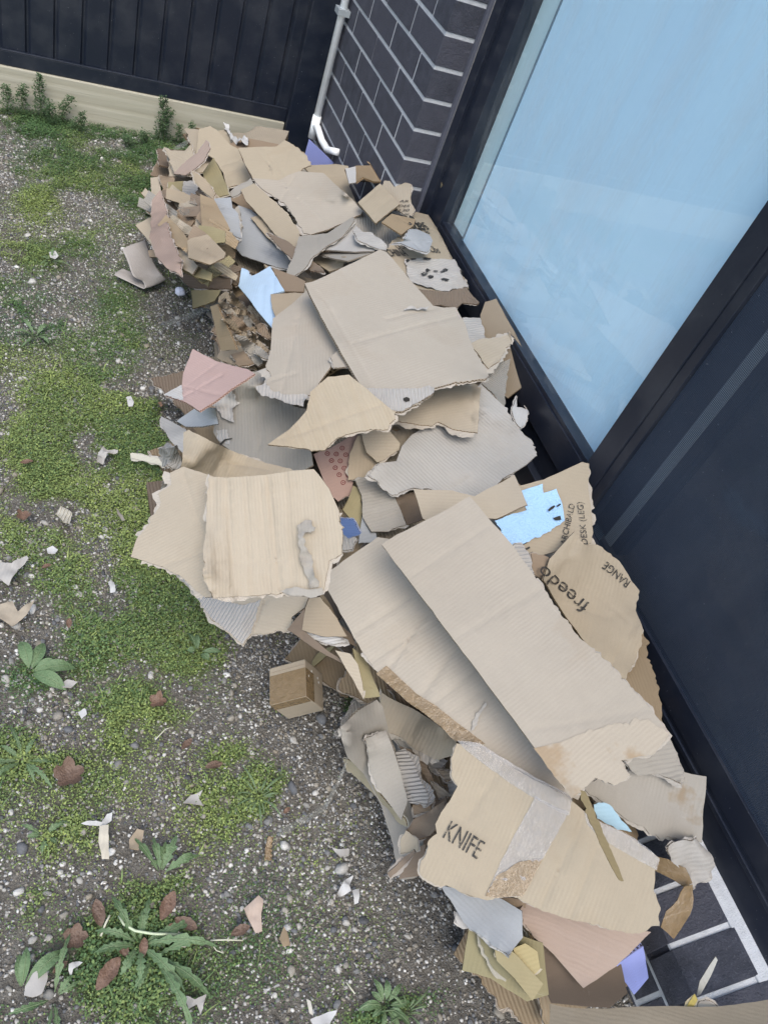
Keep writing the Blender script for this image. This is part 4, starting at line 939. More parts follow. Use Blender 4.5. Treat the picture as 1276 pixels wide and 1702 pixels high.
sheet('P',[(447,744),(480,715),(510,682),(516,652),(545,625),(580,622),(625,660),(657,684),(644,713),(600,716),(560,728),(539,748),(497,746)],torn='.......tttttt',color='sand',rib=1.8,flute=.4,ribs=[(530,650),(560,728)],off=.05,wob=.006,up=.024,soft=.985,press=.0,label="brown ribbed triangular flap at the left of the large central panel")
s=sheet('C',[(20,213),(60,205),(220,130),(395,45),(432,60),(560,208),(668,326),(720,335),(782,330),(832,420),(852,500),(905,600),(948,688),(920,722),(740,727),(672,746),(668,772),(565,832),(512,862),(430,857),(338,830),(310,745),(200,560),(100,380)],torn='..........tttttttttt....',color='pale',flute=.04,off=.09,t=.007,up=.028,
        creases=[((120,300),(375,750)),((80,255),(345,745),.0012)],press=.04,label="large plain central panel with one sharp long edge and a torn hem",fray=.008)
patch(s,'C',[(312,748),(450,752),(600,752),(645,735),(672,750),(668,775),(565,834),(512,862),(430,857),(340,830)],M_PLY,'torn_liner',color='lgrey',torn='ttt.......',amp=.005,h=.0012,flute=1.6,ribs=[(400,750),(402,830)],crk=.003)
patch(s,'C',[(513,806),(530,798),(547,806),(545,818),(528,824),(515,816)],M_DARK_MARK,'painted_hole',h=.005,res=.005)  # dark of the hole painted on as a patch, nothing is cut
patch(s,'C',[(512,366),(540,348),(600,345),(640,345),(635,362),(590,360),(540,358)],M_PLY,'torn_liner',color='lgrey',torn='t',amp=.004,crk=.010,crk_s=70,h=.002)
# ---------------- left of the middle: the big stack on the grass
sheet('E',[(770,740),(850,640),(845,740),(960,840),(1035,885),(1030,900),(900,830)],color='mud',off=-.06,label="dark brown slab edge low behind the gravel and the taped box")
sheet('E',[(990,835),(1060,850),(1095,900),(1118,1010),(1118,1055),(1060,950)],color='beige',torn='...t..',off=-.05,label="pale strip low on the heap above the small taped box")
sheet('E',[(1075,835),(1130,875),(1198,1048),(1115,1056)],color='olive',creases=[((1110,1000),(1180,1000))],off=-.03,label="olive folded strip hanging low beside the plain panel with brown tape")
sheet('E',[(855,745),(900,738),(1000,765),(1045,800),(950,806),(872,782)],torn='t',color='white',off=-.03,flute=.9,crk=.004,label="white torn layered scrap above the small taped box")
sheet('E',[(870,598),(925,600),(1000,690),(1045,772),(930,772),(838,742),(855,640)],color='tan',off=-.01,label="tan offcut tucked between the wood grained sheet and the taped panel")
sheet('E',[(1000,705),(1065,760),(1090,820),(1030,790),(992,758)],color='brown',off=.0,label="small brown wedge by the edge of the taped panel above the white scrap")
sheet('E',[(922,560),(960,610),(1005,692),(920,690)],color='kraft',off=.0,label="kraft triangle poking from under the plain panel with brown tape")
sheet('E',[(993,808),(960,820),(905,850),(885,880),(872,915),(890,910),(950,858)],torn='.',color='olive',z=[(993,808,.10),(905,850,.05),(880,910,.02)],rest=False,label="thin olive strip hanging to the gravel behind the taped box",flute=0)
s=sheet('E',[(228,448),(300,468),(390,505),(430,585),(640,580),(870,585),(852,640),(790,680),(780,742),(690,755),(604,760),(566,812),(420,692),(330,560)],torn='.......tttttttt',color='beige',flute=.1,off=-.04,creases=[((672,588),(604,758),.004)],label="buckled beige sheet half fluted under the wood grained sheet",fray=.006)
patch(s,'E',[(232,452),(300,475),(385,512),(430,592),(560,625),(650,600),(604,755),(566,808),(420,690),(330,558)],M_PLY,'torn_liner',color='lgrey',torn='t',amp=.003,h=.0012,flute=1.8,ribs=[(300,500),(262,560)])
sheet('P',[(283,785),(305,775),(352,790),(350,850),(348,900),(346,950),(352,992),(340,992),(300,957),(270,941),(235,931),(218,926),(228,895),(250,870),(268,835),(263,820),(285,805)],torn='.......ttt..tttttt',color='beige',flute=.1,off=.0,press=.3,up=.001,label="beige sheet whose corner reaches farthest over the grass",fray=.012)
patch_l=sheet('D',[(190,790),(250,690),(265,700),(255,760),(205,820)],torn='t',color='lgrey',flute=.7,off=-.02,crk=.004,label="small frayed grey scrap at the outer edge above the grass corner sheet")
sheet('D',[(320,480),(345,468),(500,545),(600,588),(740,638),(860,665),(900,690),(760,712),(540,712),(440,712),(300,690),(318,560)],torn='t..t...........',color='sand',flute=.2,rib=.7,ribs=[(560,560),(490,700)],creases=[((575,585),(535,700)),((520,560),(460,690))],off=.03,label="tan upper flap folded across the top of the wood grained sheet")
s=sheet('E',[(410,28),(490,38),(670,28),(800,8),(892,2),(962,90),(1008,190),(1025,330),(1020,392),(962,422),(932,572),(870,572),(750,567),(640,582),(490,588),(430,592),(385,512),(384,400),(398,250),(400,130)],torn='......tttttttttttttt',color='beige',rib=.8,flute=.2,ribs=[(560,40),(590,560)],off=.05,press=.0,up=.045,soft=.985,label="large sandy sheet with wood grain like ribs at the left of the heap",fray=.008,creases=[((678,40),(735,560),.004),((490,60),(520,540),.003),((575,40),(610,570),.0022),((640,35),(690,565),.002),((430,60),(440,500),.002),((760,30),(800,540),.0018)])
patch(s,'E',[(822,262),(860,238),(915,275),(905,292),(862,300),(872,380),(902,480),(922,542),(885,552),(848,450)],M_CARD,'torn_liner',color='grey',torn='t',amp=.006,crk=.018,crk_s=45,h=.002)
sheet('E',[(902,475,.0),(930,420,.02),(975,388,.02),(985,408,.0),(942,472,.0)],color='bgrey',off=.06,flute=.1,label="small rolled grey tongue beside the torn strip of the wood grained sheet",res=.01)
patch(s,'E',[(740,565),(790,550),(870,558),(935,548),(938,575),(880,588),(800,582)],M_CARD,'torn_liner',color='grey',torn='t',amp=.005,crk=.008,h=.0015)

# ---------------- near end: lower layers
sheet('G',[(275,265),(180,322),(82,412),(90,480),(120,572),(200,652),(300,832),(350,1000),(395,1215),(470,1212),(520,1182),(520,1000),(470,900),(440,750),(400,600),(340,450),(305,300)],torn='..t..............',color='grey',flute=.1,rib=.2,creases=[((85,425),(225,465)),((225,470),(330,800))],off=-.02,label="long grey brown sheet sloping to the gravel at the heap's lower left flank",ribs=[(300,400),(420,1100)])
sheet('G',[(215,470),(322,425),(360,520),(402,650),(438,800),(405,905),(300,762),(240,640)],torn='t.....tt',color='grey',off=.0,label="inner grey brown flap with a torn edge on the lower left flank sheet")
sheet('G',[(100,575),(150,588),(235,680),(335,800),(430,895),(440,932),(400,912),(290,792),(200,702),(120,632)],torn='t',color=(.50,.43,.30),off=.02,rest=False,z=[(100,575,.05),(235,680,.09),(430,895,.12)],crk=.004,flute=0,wob=.006,label="papery tan strip of split tape running along the lower left flank",res=.01)
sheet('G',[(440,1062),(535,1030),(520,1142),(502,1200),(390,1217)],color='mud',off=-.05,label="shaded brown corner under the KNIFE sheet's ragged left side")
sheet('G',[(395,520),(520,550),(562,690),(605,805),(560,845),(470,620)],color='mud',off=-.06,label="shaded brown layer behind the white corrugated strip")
GS_="small torn scraps crammed beside the KNIFE sheet"
for pts,c in (([(478,560),(530,572),(560,660),(580,700),(662,772),(640,792),(560,722),(510,640)],'brown'),([(560,690),(662,762),(680,772),(600,792)],'beige'),([(648,700),(702,700),(702,760),(655,757)],'lgrey'),([(520,540),(652,590),(600,662),(560,622)],'lgrey'),([(600,640),(670,640),(690,690),(640,700)],'tan'),([(540,800),(640,780),(650,830),(580,850)],'mud'),([(450,740),(560,790),(560,850),(470,870)],'brown'),([(360,440),(430,470),(490,520),(440,540),(390,510)],'grey')):
    sheet('G',pts,torn='t',color=c,off=-.02,flute=.8,crk=.008,crk_s=35,tilt=(random.uniform(-.35,.35),random.uniform(-.35,.35)),wob=.008,res=.01,press=.5,label="small torn cardboard scrap crammed between the white corrugated strip and the KNIFE sheet",group=GS_,name='cardboard_scrap')
sheet('G',[(360,542),(422,524),(472,600),(502,682),(552,782),(540,822),(480,802),(420,722),(385,620)],torn='t',color='lgrey',flute=3.0,ribs=[(370,560),(450,550)],off=.0,label="whitish strip of bare corrugation beside the KNIFE sheet",fray=.012)
sheet('G',[(440,960),(470,900),(560,850),(630,800),(640,860),(600,940),(560,985),(490,1012)],torn='t',color='brown',crk=.014,crk_s=30,off=.0,label="crushed brown wad beside the ragged left edge of the KNIFE sheet",wob=.01)
sheet('G',[(400,1000),(430,955),(490,1005),(495,1060),(400,1077)],torn='t',color='sand',off=.01,crk=.006,label="small sandy torn tab below the crushed brown wad")
sheet('G',[(330,1185),(400,1120),(470,1060),(480,1075),(420,1140),(345,1210)],torn='t',color='mud',off=-.06,crk=.008,label="frayed twist of brown card touching the gravel near the KNIFE sheet")
sheet('G',[(262,340),(290,290),(300,225),(335,250),(440,300),(560,370),(695,480),(700,560),(600,585),(480,530),(400,462),(340,442),(290,380)],torn='tt......ttttt',color='beige',rib=.4,flute=.3,ribs=[(440,310),(380,430)],off=.02,label="beige layer with a torn lower edge just under the brown taped edge",fray=.016)
# near end, bottom right
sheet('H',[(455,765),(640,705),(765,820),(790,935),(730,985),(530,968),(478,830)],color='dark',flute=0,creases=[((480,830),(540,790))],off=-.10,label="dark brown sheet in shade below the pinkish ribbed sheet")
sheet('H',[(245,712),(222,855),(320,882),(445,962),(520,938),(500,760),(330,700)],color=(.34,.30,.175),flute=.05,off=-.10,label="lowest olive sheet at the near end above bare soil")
sheet('H',[(262,700),(330,850),(375,888),(397,872),(360,780),(300,690)],color=(.26,.235,.14),torn='tt....',off=-.07,up=.008,label="narrow olive strip on the lowest olive sheet at the near end")
sheet('H',[(330,762),(378,770),(502,902),(465,960),(400,880),(342,822)],color=(.38,.325,.19),torn='.....t',off=-.05,up=.012,label="middle olive wedge fanned out at the near end")
sheet('H',[(398,780),(440,762),(482,790),(492,850),(470,870),(415,836)],color=(.46,.38,.20),torn='...tt.',off=-.03,up=.014,label="yellowish olive corner fanned out above the olive wedges")
sheet('H',[(200,655),(240,660),(270,700),(225,712),(202,690)],torn='t',color='lgrey',off=-.05,crk=.006,label="small whitish frayed bit beside the slate grey sheet at the near end")
s=sheet('H',[(752,835),(845,772),(863,880),(812,937),(775,885)],color='lav',z=[(752,835,.18),(845,772,.20),(812,937,.10)],rest=False,flute=0,t=.012,creases=[((785,825),(825,905),.002)],label="lavender blue folded card jutting out by the sloping sill")
sheet('H',[(150,563),(340,600),(425,650),(432,742),(382,802),(330,772),(230,692)],torn='....tt.',color='bgrey',flute=.2,rib=.3,off=.0,label="slate grey sheet under the lower edge of the KNIFE sheet",ribs=[(200,600),(380,770)])
sheet('H',[(350,598),(442,612),(440,640),(365,648)],color='brown',off=.02,label="small brown tab between the slate grey and pinkish ribbed sheets")
sheet('H',[(412,652),(440,622),(560,655),(720,690),(870,722),(752,842),(640,916),(540,802),(470,742)],torn='tt......t',color=(.47,.37,.31),rib=1.3,flute=.3,ribs=[(470,660),(700,760)],off=.0,label="pinkish brown ribbed sheet below the KNIFE sheet")
sheet('H',[(630,225),(700,190),(770,190),(850,120),(965,168),(1063,188),(1050,330),(1045,415),(1000,415),(940,397),(870,387),(850,362),(800,342),(730,290),(690,262)],torn='tttt...ttttttttt',color='grey',flute=.1,rib=.3,stain=1.6,creases=[((1040,195),(1015,400))],off=.02,label="stained grey sheet with rotten holes leaning by the insect screen",ribs=[(760,180),(730,300)])
sheet('H',[(678,285),(722,280),(762,320),(808,378),(760,372),(690,332)],torn='t',color=(.50,.74,.90),flute=0,off=.04,t=.0015,label="pale blue plastic scrap showing behind the KNIFE sheet's taped edge",fray=0)
sheet('H',[(935,432),(1000,410),(1060,408),(1088,450),(1098,512),(1072,547),(1030,577),(1000,532),(962,472)],torn='t',color='lgrey',crk=.020,crk_s=30,flute=.6,off=.0,label="crushed whitish corner hanging over the brick sill by the screen",wob=.01)
# ---------------- wall side: printed flaps
s=sheet('W',[(325,640),(362,648),(355,750),(362,830),(382,1000),(372,1052),(300,1060),(200,1092),(80,1125),(-30,1130),(-60,900),(-10,762),(130,730),(240,680)],torn='.ttttt........',color='sand',z=[(340,645,.56),(380,1000,.51),(0,1100,.47)],rest=False,flute=.1,label="sandy flap by the insect screen printed ARCHIBALD and DESK (LEG)",fray=.014)
lettering(s,'W',"ARCHIBALD",(240,1068),(286,862),stretch=1.0); lettering(s,'W',"DESK (LEG)",(352,1062),(326,848),stretch=1.0); lettering(s,'W',"m",(78,1105),(40,1045),stretch=1.3)
patch(s,'F',[(735,292),(832,263),(835,300),(886,284),(912,340),(922,412),(880,440),(830,470),(760,502),(700,508),(640,410),(770,366)],simple("pale_blue_paper",(.34,.53,.76),.8,.06,30,.2,.004),'paper_patch',torn='tt.ttt.....',h=.003,crk=.004)
for q in ([(850,372),(875,352),(880,358),(856,378)],[(870,405),(900,395),(905,412),(880,414)],[(885,355),(900,345),(903,350),(888,360)]): patch(s,'F',q,M_DARK_MARK,'pen_mark',h=.010,torn='t',amp=.002,res=.005)
sheet('F',[(790,540),(860,555),(880,600),(830,645),(795,620)],color='brown',off=.06,torn='t',label="brown shaded bit between the two printed flaps")
s=sheet('P',[(902,965),(912,930),(928,912),(955,883),(972,905),(992,905),(1029,932),(1064,981),(1057,1014),(1063,1050),(1059,1091),(1039,1128),(1010,1120),(965,1060),(930,1010)],torn='....tttttttt...',color='sand',flute=.15,rib=.2,off=.08,creases=[((958,896),(925,958),.003),((962,965),(1040,1030),.002)],crk=.0035,crk_s=28,label="buckled sandy flap printed freedo and RANGE upside down",wob=.008)
lettering(s,'F',"freedo",(1030,745),(838,585),stretch=1.0); lettering(s,'F',"RANGE",(1197,652),(1095,572),stretch=1.45)
sheet('F',[(708,512),(750,500),(792,560),(802,625),(760,605),(730,560)],torn='t',color='lgrey',flute=1.6,ribs=[(720,520),(770,515)],off=.08,label="frayed fluted tab between the long board and the printed flaps",crk=.004)
# ---------------- near end: top layers
sheet('F',[(312,280),(470,284),(560,308),(722,218),(772,352),(650,400),(540,400),(400,420),(350,400)],color='beige',flute=.05,off=.04,label="smooth beige sheet between the blue grey sheet and the long board")
s=sheet('P',[(627,893),(533,961),(572,1030),(600,1080),(622,1112),(665,1150),(720,1195),(780,1240),(900,1300),(960,1330),(985,1280),(880,1150),(760,1000),(670,900)],torn='...tt.........',color='pale',flute=.12,rib=.25,ribs=[(590,1055),(690,990)],off=.06,creases=[((592,1052),(686,990)),((645,1112),(708,1022),.003),((694,1164),(755,1080),.003)],up=.014,label="wide pale panel with brown tape along its lower left edge under the long board",press=.04)
patch(s,'G',[(325,84),(272,125),(360,205),(440,277),(570,372),(690,482),(790,500),(850,500),(800,462),(700,388),(590,298),(480,230)],M_TAPE_BROWN,'packing_tape',h=.0015,crk=.003)
patch(s,'G',[(850,282),(800,340),(775,430),(790,425),(820,350),(858,290)],M_PLY,'torn_liner',torn='t',color='grey',h=.001,amp=.004,crk=.006)
s=sheet('H',[(203,75),(185,130),(185,185),(207,222),(182,268),(150,312),(130,352),(136,385),(106,410),(100,450),(77,500),(90,537),(130,561),(170,563),(250,597),(310,614),(345,606),(370,601),(415,606),(500,652),(600,682),(750,717),(840,727),(902,702),(906,640),(882,580),(886,512),(902,470),(862,440),(800,395),(700,345),(640,305),(570,250),(470,200),(380,145),(280,85)],torn='ttttttttttttttttttttttttt..........',color='sand',flute=.15,rib=.12,ribs=[(420,560),(540,250)],off=.03,press=.22,
        creases=[((490,640),(640,330),.003),((590,680),(690,430),.0025),((240,330),(335,190),.002)],wob=.006,crk=.0012,up=.022,sink=.3,soft=.992,label="big sandy sheet printed KNIFE with shiny tape at the near end",fray=.004)
lettering(s,'H',"KNIFE",(155,398),(273,474),stretch=1.75)
patch(s,'H',[(205,68),(280,75),(380,135),(470,190),(575,243),(600,262),(590,322),(560,310),(450,250),(360,190),(250,110)],M_TAPE_SILVER,'packing_tape',crk=.004,crk_s=80,h=.0015)
patch(s,'H',[(475,255),(590,310),(560,360),(500,470),(430,600),(345,604),(300,598),(360,470),(430,340)],M_TAPE_SILVER,'packing_tape',crk=.002,crk_s=60,h=.001)
patch(s,'H',[(420,480),(500,470),(430,600),(345,604),(300,598),(340,530)],M_TAPE_BROWN,'packing_tape',crk=.002,h=.0022)
patch(s,'H',[(640,305),(700,345),(800,392),(862,436),(902,472),(890,510),(800,460),(700,400),(650,350)],M_TAPE_SILVER,'packing_tape',crk=.003,crk_s=70,h=.0015)
LOOP=[(872,470),(930,478),(985,510),(1012,560),(1016,600),(985,680),(950,742),(905,700),(925,640),(985,570),(955,540),(890,520)]
sheet('H',[(868,462),(930,475),(990,508),(1014,560),(985,572),(950,545),(885,515)],color='kraft',mats=[M_TAPE_BROWN,M_TAPE_BROWN,M_TAPE_BROWN],t=.001,z=[(880,480,.30),(1000,540,.32),(950,545,.30)],rest=False,fray=0,name='packing_tape_loop',cat='tape',label="upper half of the brown tape loop at the end of the KNIFE sheet",crk=.004,crk_s=30)
sheet('H',[(985,565),(1016,560),(1016,605),(990,680),(948,745),(902,702),(925,650),(960,610)],color='kraft',mats=[M_TAPE_BROWN,M_TAPE_BROWN,M_TAPE_BROWN],t=.001,z=[(1000,570,.32),(990,680,.28),(910,700,.27)],rest=False,fray=0,name='packing_tape_loop',cat='tape',label="lower half of the brown tape loop hanging over the brick sill",crk=.004,crk_s=30)
s=sheet('P',[(634,905),(660,888),(700,868),(745,845),(780,825),(853,908),(890,960),(951,1046),(1000,1095),(1080,1178),(1112,1222),(1098,1237),(1085,1253),(1060,1256),(1032,1263),(1047,1288),(1020,1304),(988,1292),(964,1318),(945,1320),(890,1245),(800,1125),(710,1005)],torn='......ttttttttttttt...',color='pale',flute=.10,rib=.15,ribs=[(800,1060),(930,960)],off=.05,t=.008,stain=.3,up=.034,press=.04,
        creases=[((868,1215),(1075,1180),.0015)],label="long smooth board lying on top of the near half of the heap")
patch(s,'H',[(470,90),(560,70),(700,20),(860,-10),(935,40),(905,78),(880,112),(830,118),(768,132),(800,182),(745,217),(680,192),(630,242),(600,262),(520,160)],M_CARD,'torn_liner',color=(.53,.46,.37),torn='ttttttttttttt..',amp=.006,h=.0012,flute=.1,stain=1.5)
sheet('H',[(770,128),(830,115),(880,105),(910,70),(935,45),(960,110),(980,180),(965,210),(900,180),(830,185)],torn='t',color='grey',flute=.8,crk=.007,crk_s=35,off=.05,label="frayed fluted end hanging from the long board by the screen")
sheet('H',[(628,235),(645,240),(680,310),(715,400),(750,480),(778,548),(762,545),(735,500),(695,420),(655,330)],torn='t',color=(.25,.20,.11),t=.002,off=.12,rest=True,up=.012,flute=0,fray=0,crk=.002,label="dark brown ribbon of old tape hanging from the long board over the KNIFE sheet",res=.008)
# ---------------- foreground
sheet('H',[(525,967),(570,978),(640,985),(760,990),(900,990),(1100,978),(1290,952),(1300,1100),(900,1120),(700,1100),(520,1080)],color='sand',z=[(525,967,.20),(1290,955,.30),(800,1090,.26)],rest=False,flute=.1,wob=.006,label="tan flap edge in the closest foreground below the brick sill",t=.006)
sheet('H',[(1096,810),(1103,822),(1068,900),(1045,940),(1030,948),(1042,895)],color=(.56,.55,.50),z=[(1096,810,.30),(1068,900,.27),(1030,945,.25)],rest=False,t=.002,flute=0,label="thin pale splinter standing up beside the brick sill")
sheet('H',[(1022,935),(1032,955),(1010,990),(985,1004),(972,1004)],torn='t',color=(.56,.45,.14),z=[(1022,935,.27),(1010,990,.26),(972,1004,.25)],rest=False,t=.002,flute=0,label="yellow frayed bit of card at the foot of the pale splinter")
sheet('H',[(1040,962),(1060,950),(1085,970),(1110,992),(1070,1000),(1030,995)],torn='t',color='lgrey',crk=.012,z=[(1040,962,.27),(1110,992,.27),(1040,1000,.25)],rest=False,t=.002,label="crumpled whitish bit of card beside the yellow frayed bit")
# splinter leaning on the window frame, far end
sheet('M',[(312,1288),(325,1320),(336,1400),(328,1470),(322,1532),(303,1532),(302,1450),(294,1400)],color=(.62,.54,.38),z=[(312,1288,.56),(330,1400,.50),(310,1530,.42)],rest=False,t=.004,flute=0,label="thin tan splinter leaning on the dark window frame behind the heap")

# ================================================================== ground
def gz(px): return at_z([px],0.0)[0]
VEG=[(60,190,110,40,1,0),(240,235,95,50,1,.1),(120,275,140,45,.6,.4),(60,330,60,30,.55,.6),(240,330,70,60,.75,.25),(130,390,70,50,.45,.5),(60,520,60,40,.7,.1),(200,555,60,45,.4,.4),(150,640,100,40,.6,.6),(80,720,150,65,1,.85),(220,700,90,60,1,.45),(240,775,80,60,.8,.6),(110,800,90,40,.6,.6),(240,860,70,60,.8,.3),(170,835,60,60,.6,.6),(50,890,70,50,.6,.7),(280,985,70,65,1.1,.7),(240,950,50,50,.8,.5),(120,940,60,50,.7,.7),(300,1085,70,70,1.1,.85),(190,1060,110,60,.7,.5),(130,1000,80,40,.5,.6),(50,1110,60,40,.5,.2),(240,1160,90,50,.75,.6),(50,1250,110,45,.9,.3),(200,1220,70,40,.65,.5),(430,1320,55,45,1.1,.5),(380,1250,50,30,.5,.6),(345,1350,60,60,.6,.6),(90,1395,100,60,.6,.5),(280,1465,90,45,.6,.4),(220,1590,120,80,1,.2),(40,1500,60,45,.4,.5),(30,1690,70,40,.7,.3),(360,1430,40,40,.5,.5),(655,1680,60,28,1.1,.35),(592,1165,20,18,.7,.3),(120,1180,70,30,.4,.4),(330,800,40,90,.6,.3),(300,1010,40,40,.9,.6),(60,420,80,35,.5,.5)]
_vc=[]
for (x,y,rx,ry,s_,h_) in VEG:
    c=gz((x,y)); _vc.append((c[0],c[1],abs(gz((x+rx,y))[0]-gz((x-rx,y))[0])/2,abs(gz((x,y+ry))[1]-gz((x,y-ry))[1])/2,s_,h_))
def veg(x,y):
    d=np.zeros_like(x); hs=np.zeros_like(x); ws=np.full_like(x,1e-6)
    for cx,cy,rx,ry,s_,h_ in _vc:
        g=s_*np.exp(-(((x-cx)/rx)**2+((y-cy)/ry)**2)*.9); d=np.maximum(d,g)+.15*np.minimum(d,g); hs+=g*h_; ws+=g
    n=fbm(x*9,y*9,3,3); n2=fbm(x*32,y*32,8,2); n3=fbm(x*4,y*4,13,2)
    wide=np.clip((-.33-x)*2.2,0,1)*np.clip(.24+.30*n3+.30*n,0,.7)
    d=np.maximum(1.25*d*(1+.7*n)+.40*n2*np.minimum(1,d*2)+.08*n,wide)
    out=np.where(x<-1.25,.45+.6*n,0); d=np.maximum(d,out)
    return np.clip(d,0,1.3),np.clip(hs/ws,0,1)
def gheight(x,y): return .010*fbm(x*3.2,y*3.2,21,3)+.004*fbm(x*24,y*24,22,2)-.012
# the ground sheet: fine grid in the yard, coarse beyond
xs_=np.concatenate([np.linspace(-14,-2.0,14)[:-1],np.arange(-2.0,.30,.014),np.linspace(.32,8,6)]); ys_=np.concatenate([np.linspace(-14,-2.7,12)[:-1],np.arange(-2.7,1.34,.014),np.linspace(1.4,14,10)])
XX,YY=np.meshgrid(xs_,ys_,indexing='ij'); nx,ny=XX.shape
fade=((XX>-2)&(XX<.30)&(YY>-2.7)&(YY<1.34))
ZZ=np.where(fade,gheight(XX,YY),-.012)
idx=np.arange(nx*ny).reshape(nx,ny); Fq=np.stack([idx[:-1,:-1],idx[1:,:-1],idx[1:,1:],idx[:-1,1:]],-1).reshape(-1,4)
def fast_mesh(name,V,F,mats,smooth=False,attrs=None):
    me=bpy.data.meshes.new(name); k=F.shape[1]
    me.vertices.add(len(V)); me.vertices.foreach_set("co",np.ascontiguousarray(V,dtype=np.float32).ravel())
    me.loops.add(F.size); me.loops.foreach_set("vertex_index",np.ascontiguousarray(F,dtype=np.int32).ravel())
    me.polygons.add(len(F)); me.polygons.foreach_set("loop_start",np.arange(0,F.size,k,dtype=np.int32))
    if smooth: me.polygons.foreach_set("use_smooth",np.ones(len(F),bool))
    for m_ in mats: me.materials.append(m_)
    me.update(calc_edges=True)
    for n_,a in (attrs or {}).items():
        at=me.attributes.new(n_,'FLOAT','POINT'); at.data.foreach_set("value",np.ascontiguousarray(a,dtype=np.float32))
    o=bpy.data.objects.new(name,me); COL.objects.link(o); return o
def ATTR(nt,n):
    a=nt.nodes.new("ShaderNodeAttribute"); a.attribute_type='GEOMETRY'; a.attribute_name=n; return a.outputs["Fac"]
def ground_material():
    mt,nt,b=mat("gravel_soil"); L=nt.links; co=OBJCO(nt)
    n1=NOISE(nt,co,7,5,.6); n2=NOISE(nt,co,60,5,.7); n3=NOISE(nt,co,240,4,.7)
    c=RAMP(nt,n2,[(.30,(.095,.082,.065)),(.5,(.185,.165,.136)),(.72,(.31,.285,.245))])
    c=MIX(nt,MA(nt,'MULTIPLY',n1,.6),c,RAMP(nt,n3,[(.35,(.10,.098,.092)),(.6,(.25,.247,.236)),(.75,(.44,.435,.42))]))
    vg=ATTR(nt,"moss"); hu=ATTR(nt,"hue")
    g=MIX(nt,hu,(.075,.115,.045),(.19,.23,.075)); g=MIX(nt,n3,MIX(nt,1.0,g,(.5,.55,.5),'MULTIPLY'),g)
    f=nt.nodes.new("ShaderNodeMapRange"); f.inputs[1].default_value=.30; f.inputs[2].default_value=.75; L.new(MA(nt,'ADD',vg,MA(nt,'MULTIPLY',MA(nt,'SUBTRACT',n2,.5),.7)),f.inputs[0])
    c=MIX(nt,MA(nt,'MULTIPLY',f.outputs[0],.92),c,g); L.new(c,b.inputs["Base Color"])
    b.inputs["Roughness"].default_value=.95; b.inputs["Specular IOR Level"].default_value=.15
    L.new(BUMP(nt,MA(nt,'ADD',n2,MA(nt,'MULTIPLY',n3,.6)),.012,1.0),b.inputs["Normal"]); return mt
vx,vy=XX.ravel(),YY.ravel(); vd,vh=veg(vx,vy)
o=fast_mesh("ground",np.stack([vx,vy,ZZ.ravel()],1),Fq,[ground_material()],True,{"moss":vd,"hue":vh}); tag(o,kind="structure")
# ---- gravel
def ico(sub):
    bm=bmesh.new(); bmesh.ops.create_icosphere(bm,subdivisions=sub,radius=1); V=np.array([v.co[:] for v in bm.verts]); F=np.array([[v.index for v in f.verts] for f in bm.faces]); bm.free(); return V,F
def scatter_area(n):
    x=RNG.uniform(-1.75,.0,n); y=RNG.uniform(-2.35,1.17,n)
    # what the photograph and a step beside it can see: outside the heap's core
    xl=np.interp(y,_bx[:,0],_bx[:,1]); k=(x<xl+.16); return x[k],y[k]
PV=[];PF=[];PT=[]; nv0=0
for sub,cnt,med,lo,hi in ((1,210000,.0020,.0010,.0038),(2,11000,.0038,.0034,.0115)):
    IV,IF=ico(sub); gx_,gy_=scatter_area(cnt); d_,_=veg(gx_,gy_); cl=fbm(gx_*5,gy_*5,31,2)
    keep=RNG.random(len(gx_))<np.clip(.85+.45*cl-.45*d_,.10,1); gx_,gy_=gx_[keep],gy_[keep]
    n=len(gx_); sz=np.clip(RNG.lognormal(math.log(med),.38,n),lo,hi)
    V=np.zeros((n,len(IV),3),np.float32)
    base=[IV*(1+.32*fbm(IV[:,0]*1.7+k*9,IV[:,1]*1.7+IV[:,2]*2.3,k+50,2))[:,None] for k in range(12)]
    th=RNG.uniform(0,6.283,n); ph=RNG.uniform(-.5,.5,n); kk=RNG.integers(0,12,n)
    S=np.stack([RNG.uniform(.8,1.35,n),RNG.uniform(.65,1.1,n),RNG.uniform(.45,.85,n)],1)*sz[:,None]
    for k in range(12):
        q=np.where(kk==k)[0]; B=base[k][None]*S[q][:,None,:]
        c,s_=np.cos(ph[q])[:,None],np.sin(ph[q])[:,None]; y1=B[:,:,1]*c-B[:,:,2]*s_; z1=B[:,:,1]*s_+B[:,:,2]*c
        c,s_=np.cos(th[q])[:,None],np.sin(th[q])[:,None]
        V[q]=np.stack([B[:,:,0]*c-y1*s_,B[:,:,0]*s_+y1*c,z1],-1)
    V+=np.stack([gx_,gy_,gheight(gx_,gy_)+S[:,2]*.45],1)[:,None,:]
    PF.append((IF[None]+(np.arange(n)*len(IV))[:,None,None]).reshape(-1,3)+nv0); PV.append(V.reshape(-1,3)); nv0+=n*len(IV)
    PT.append(np.repeat(RNG.random(n)**.95,len(IV)))
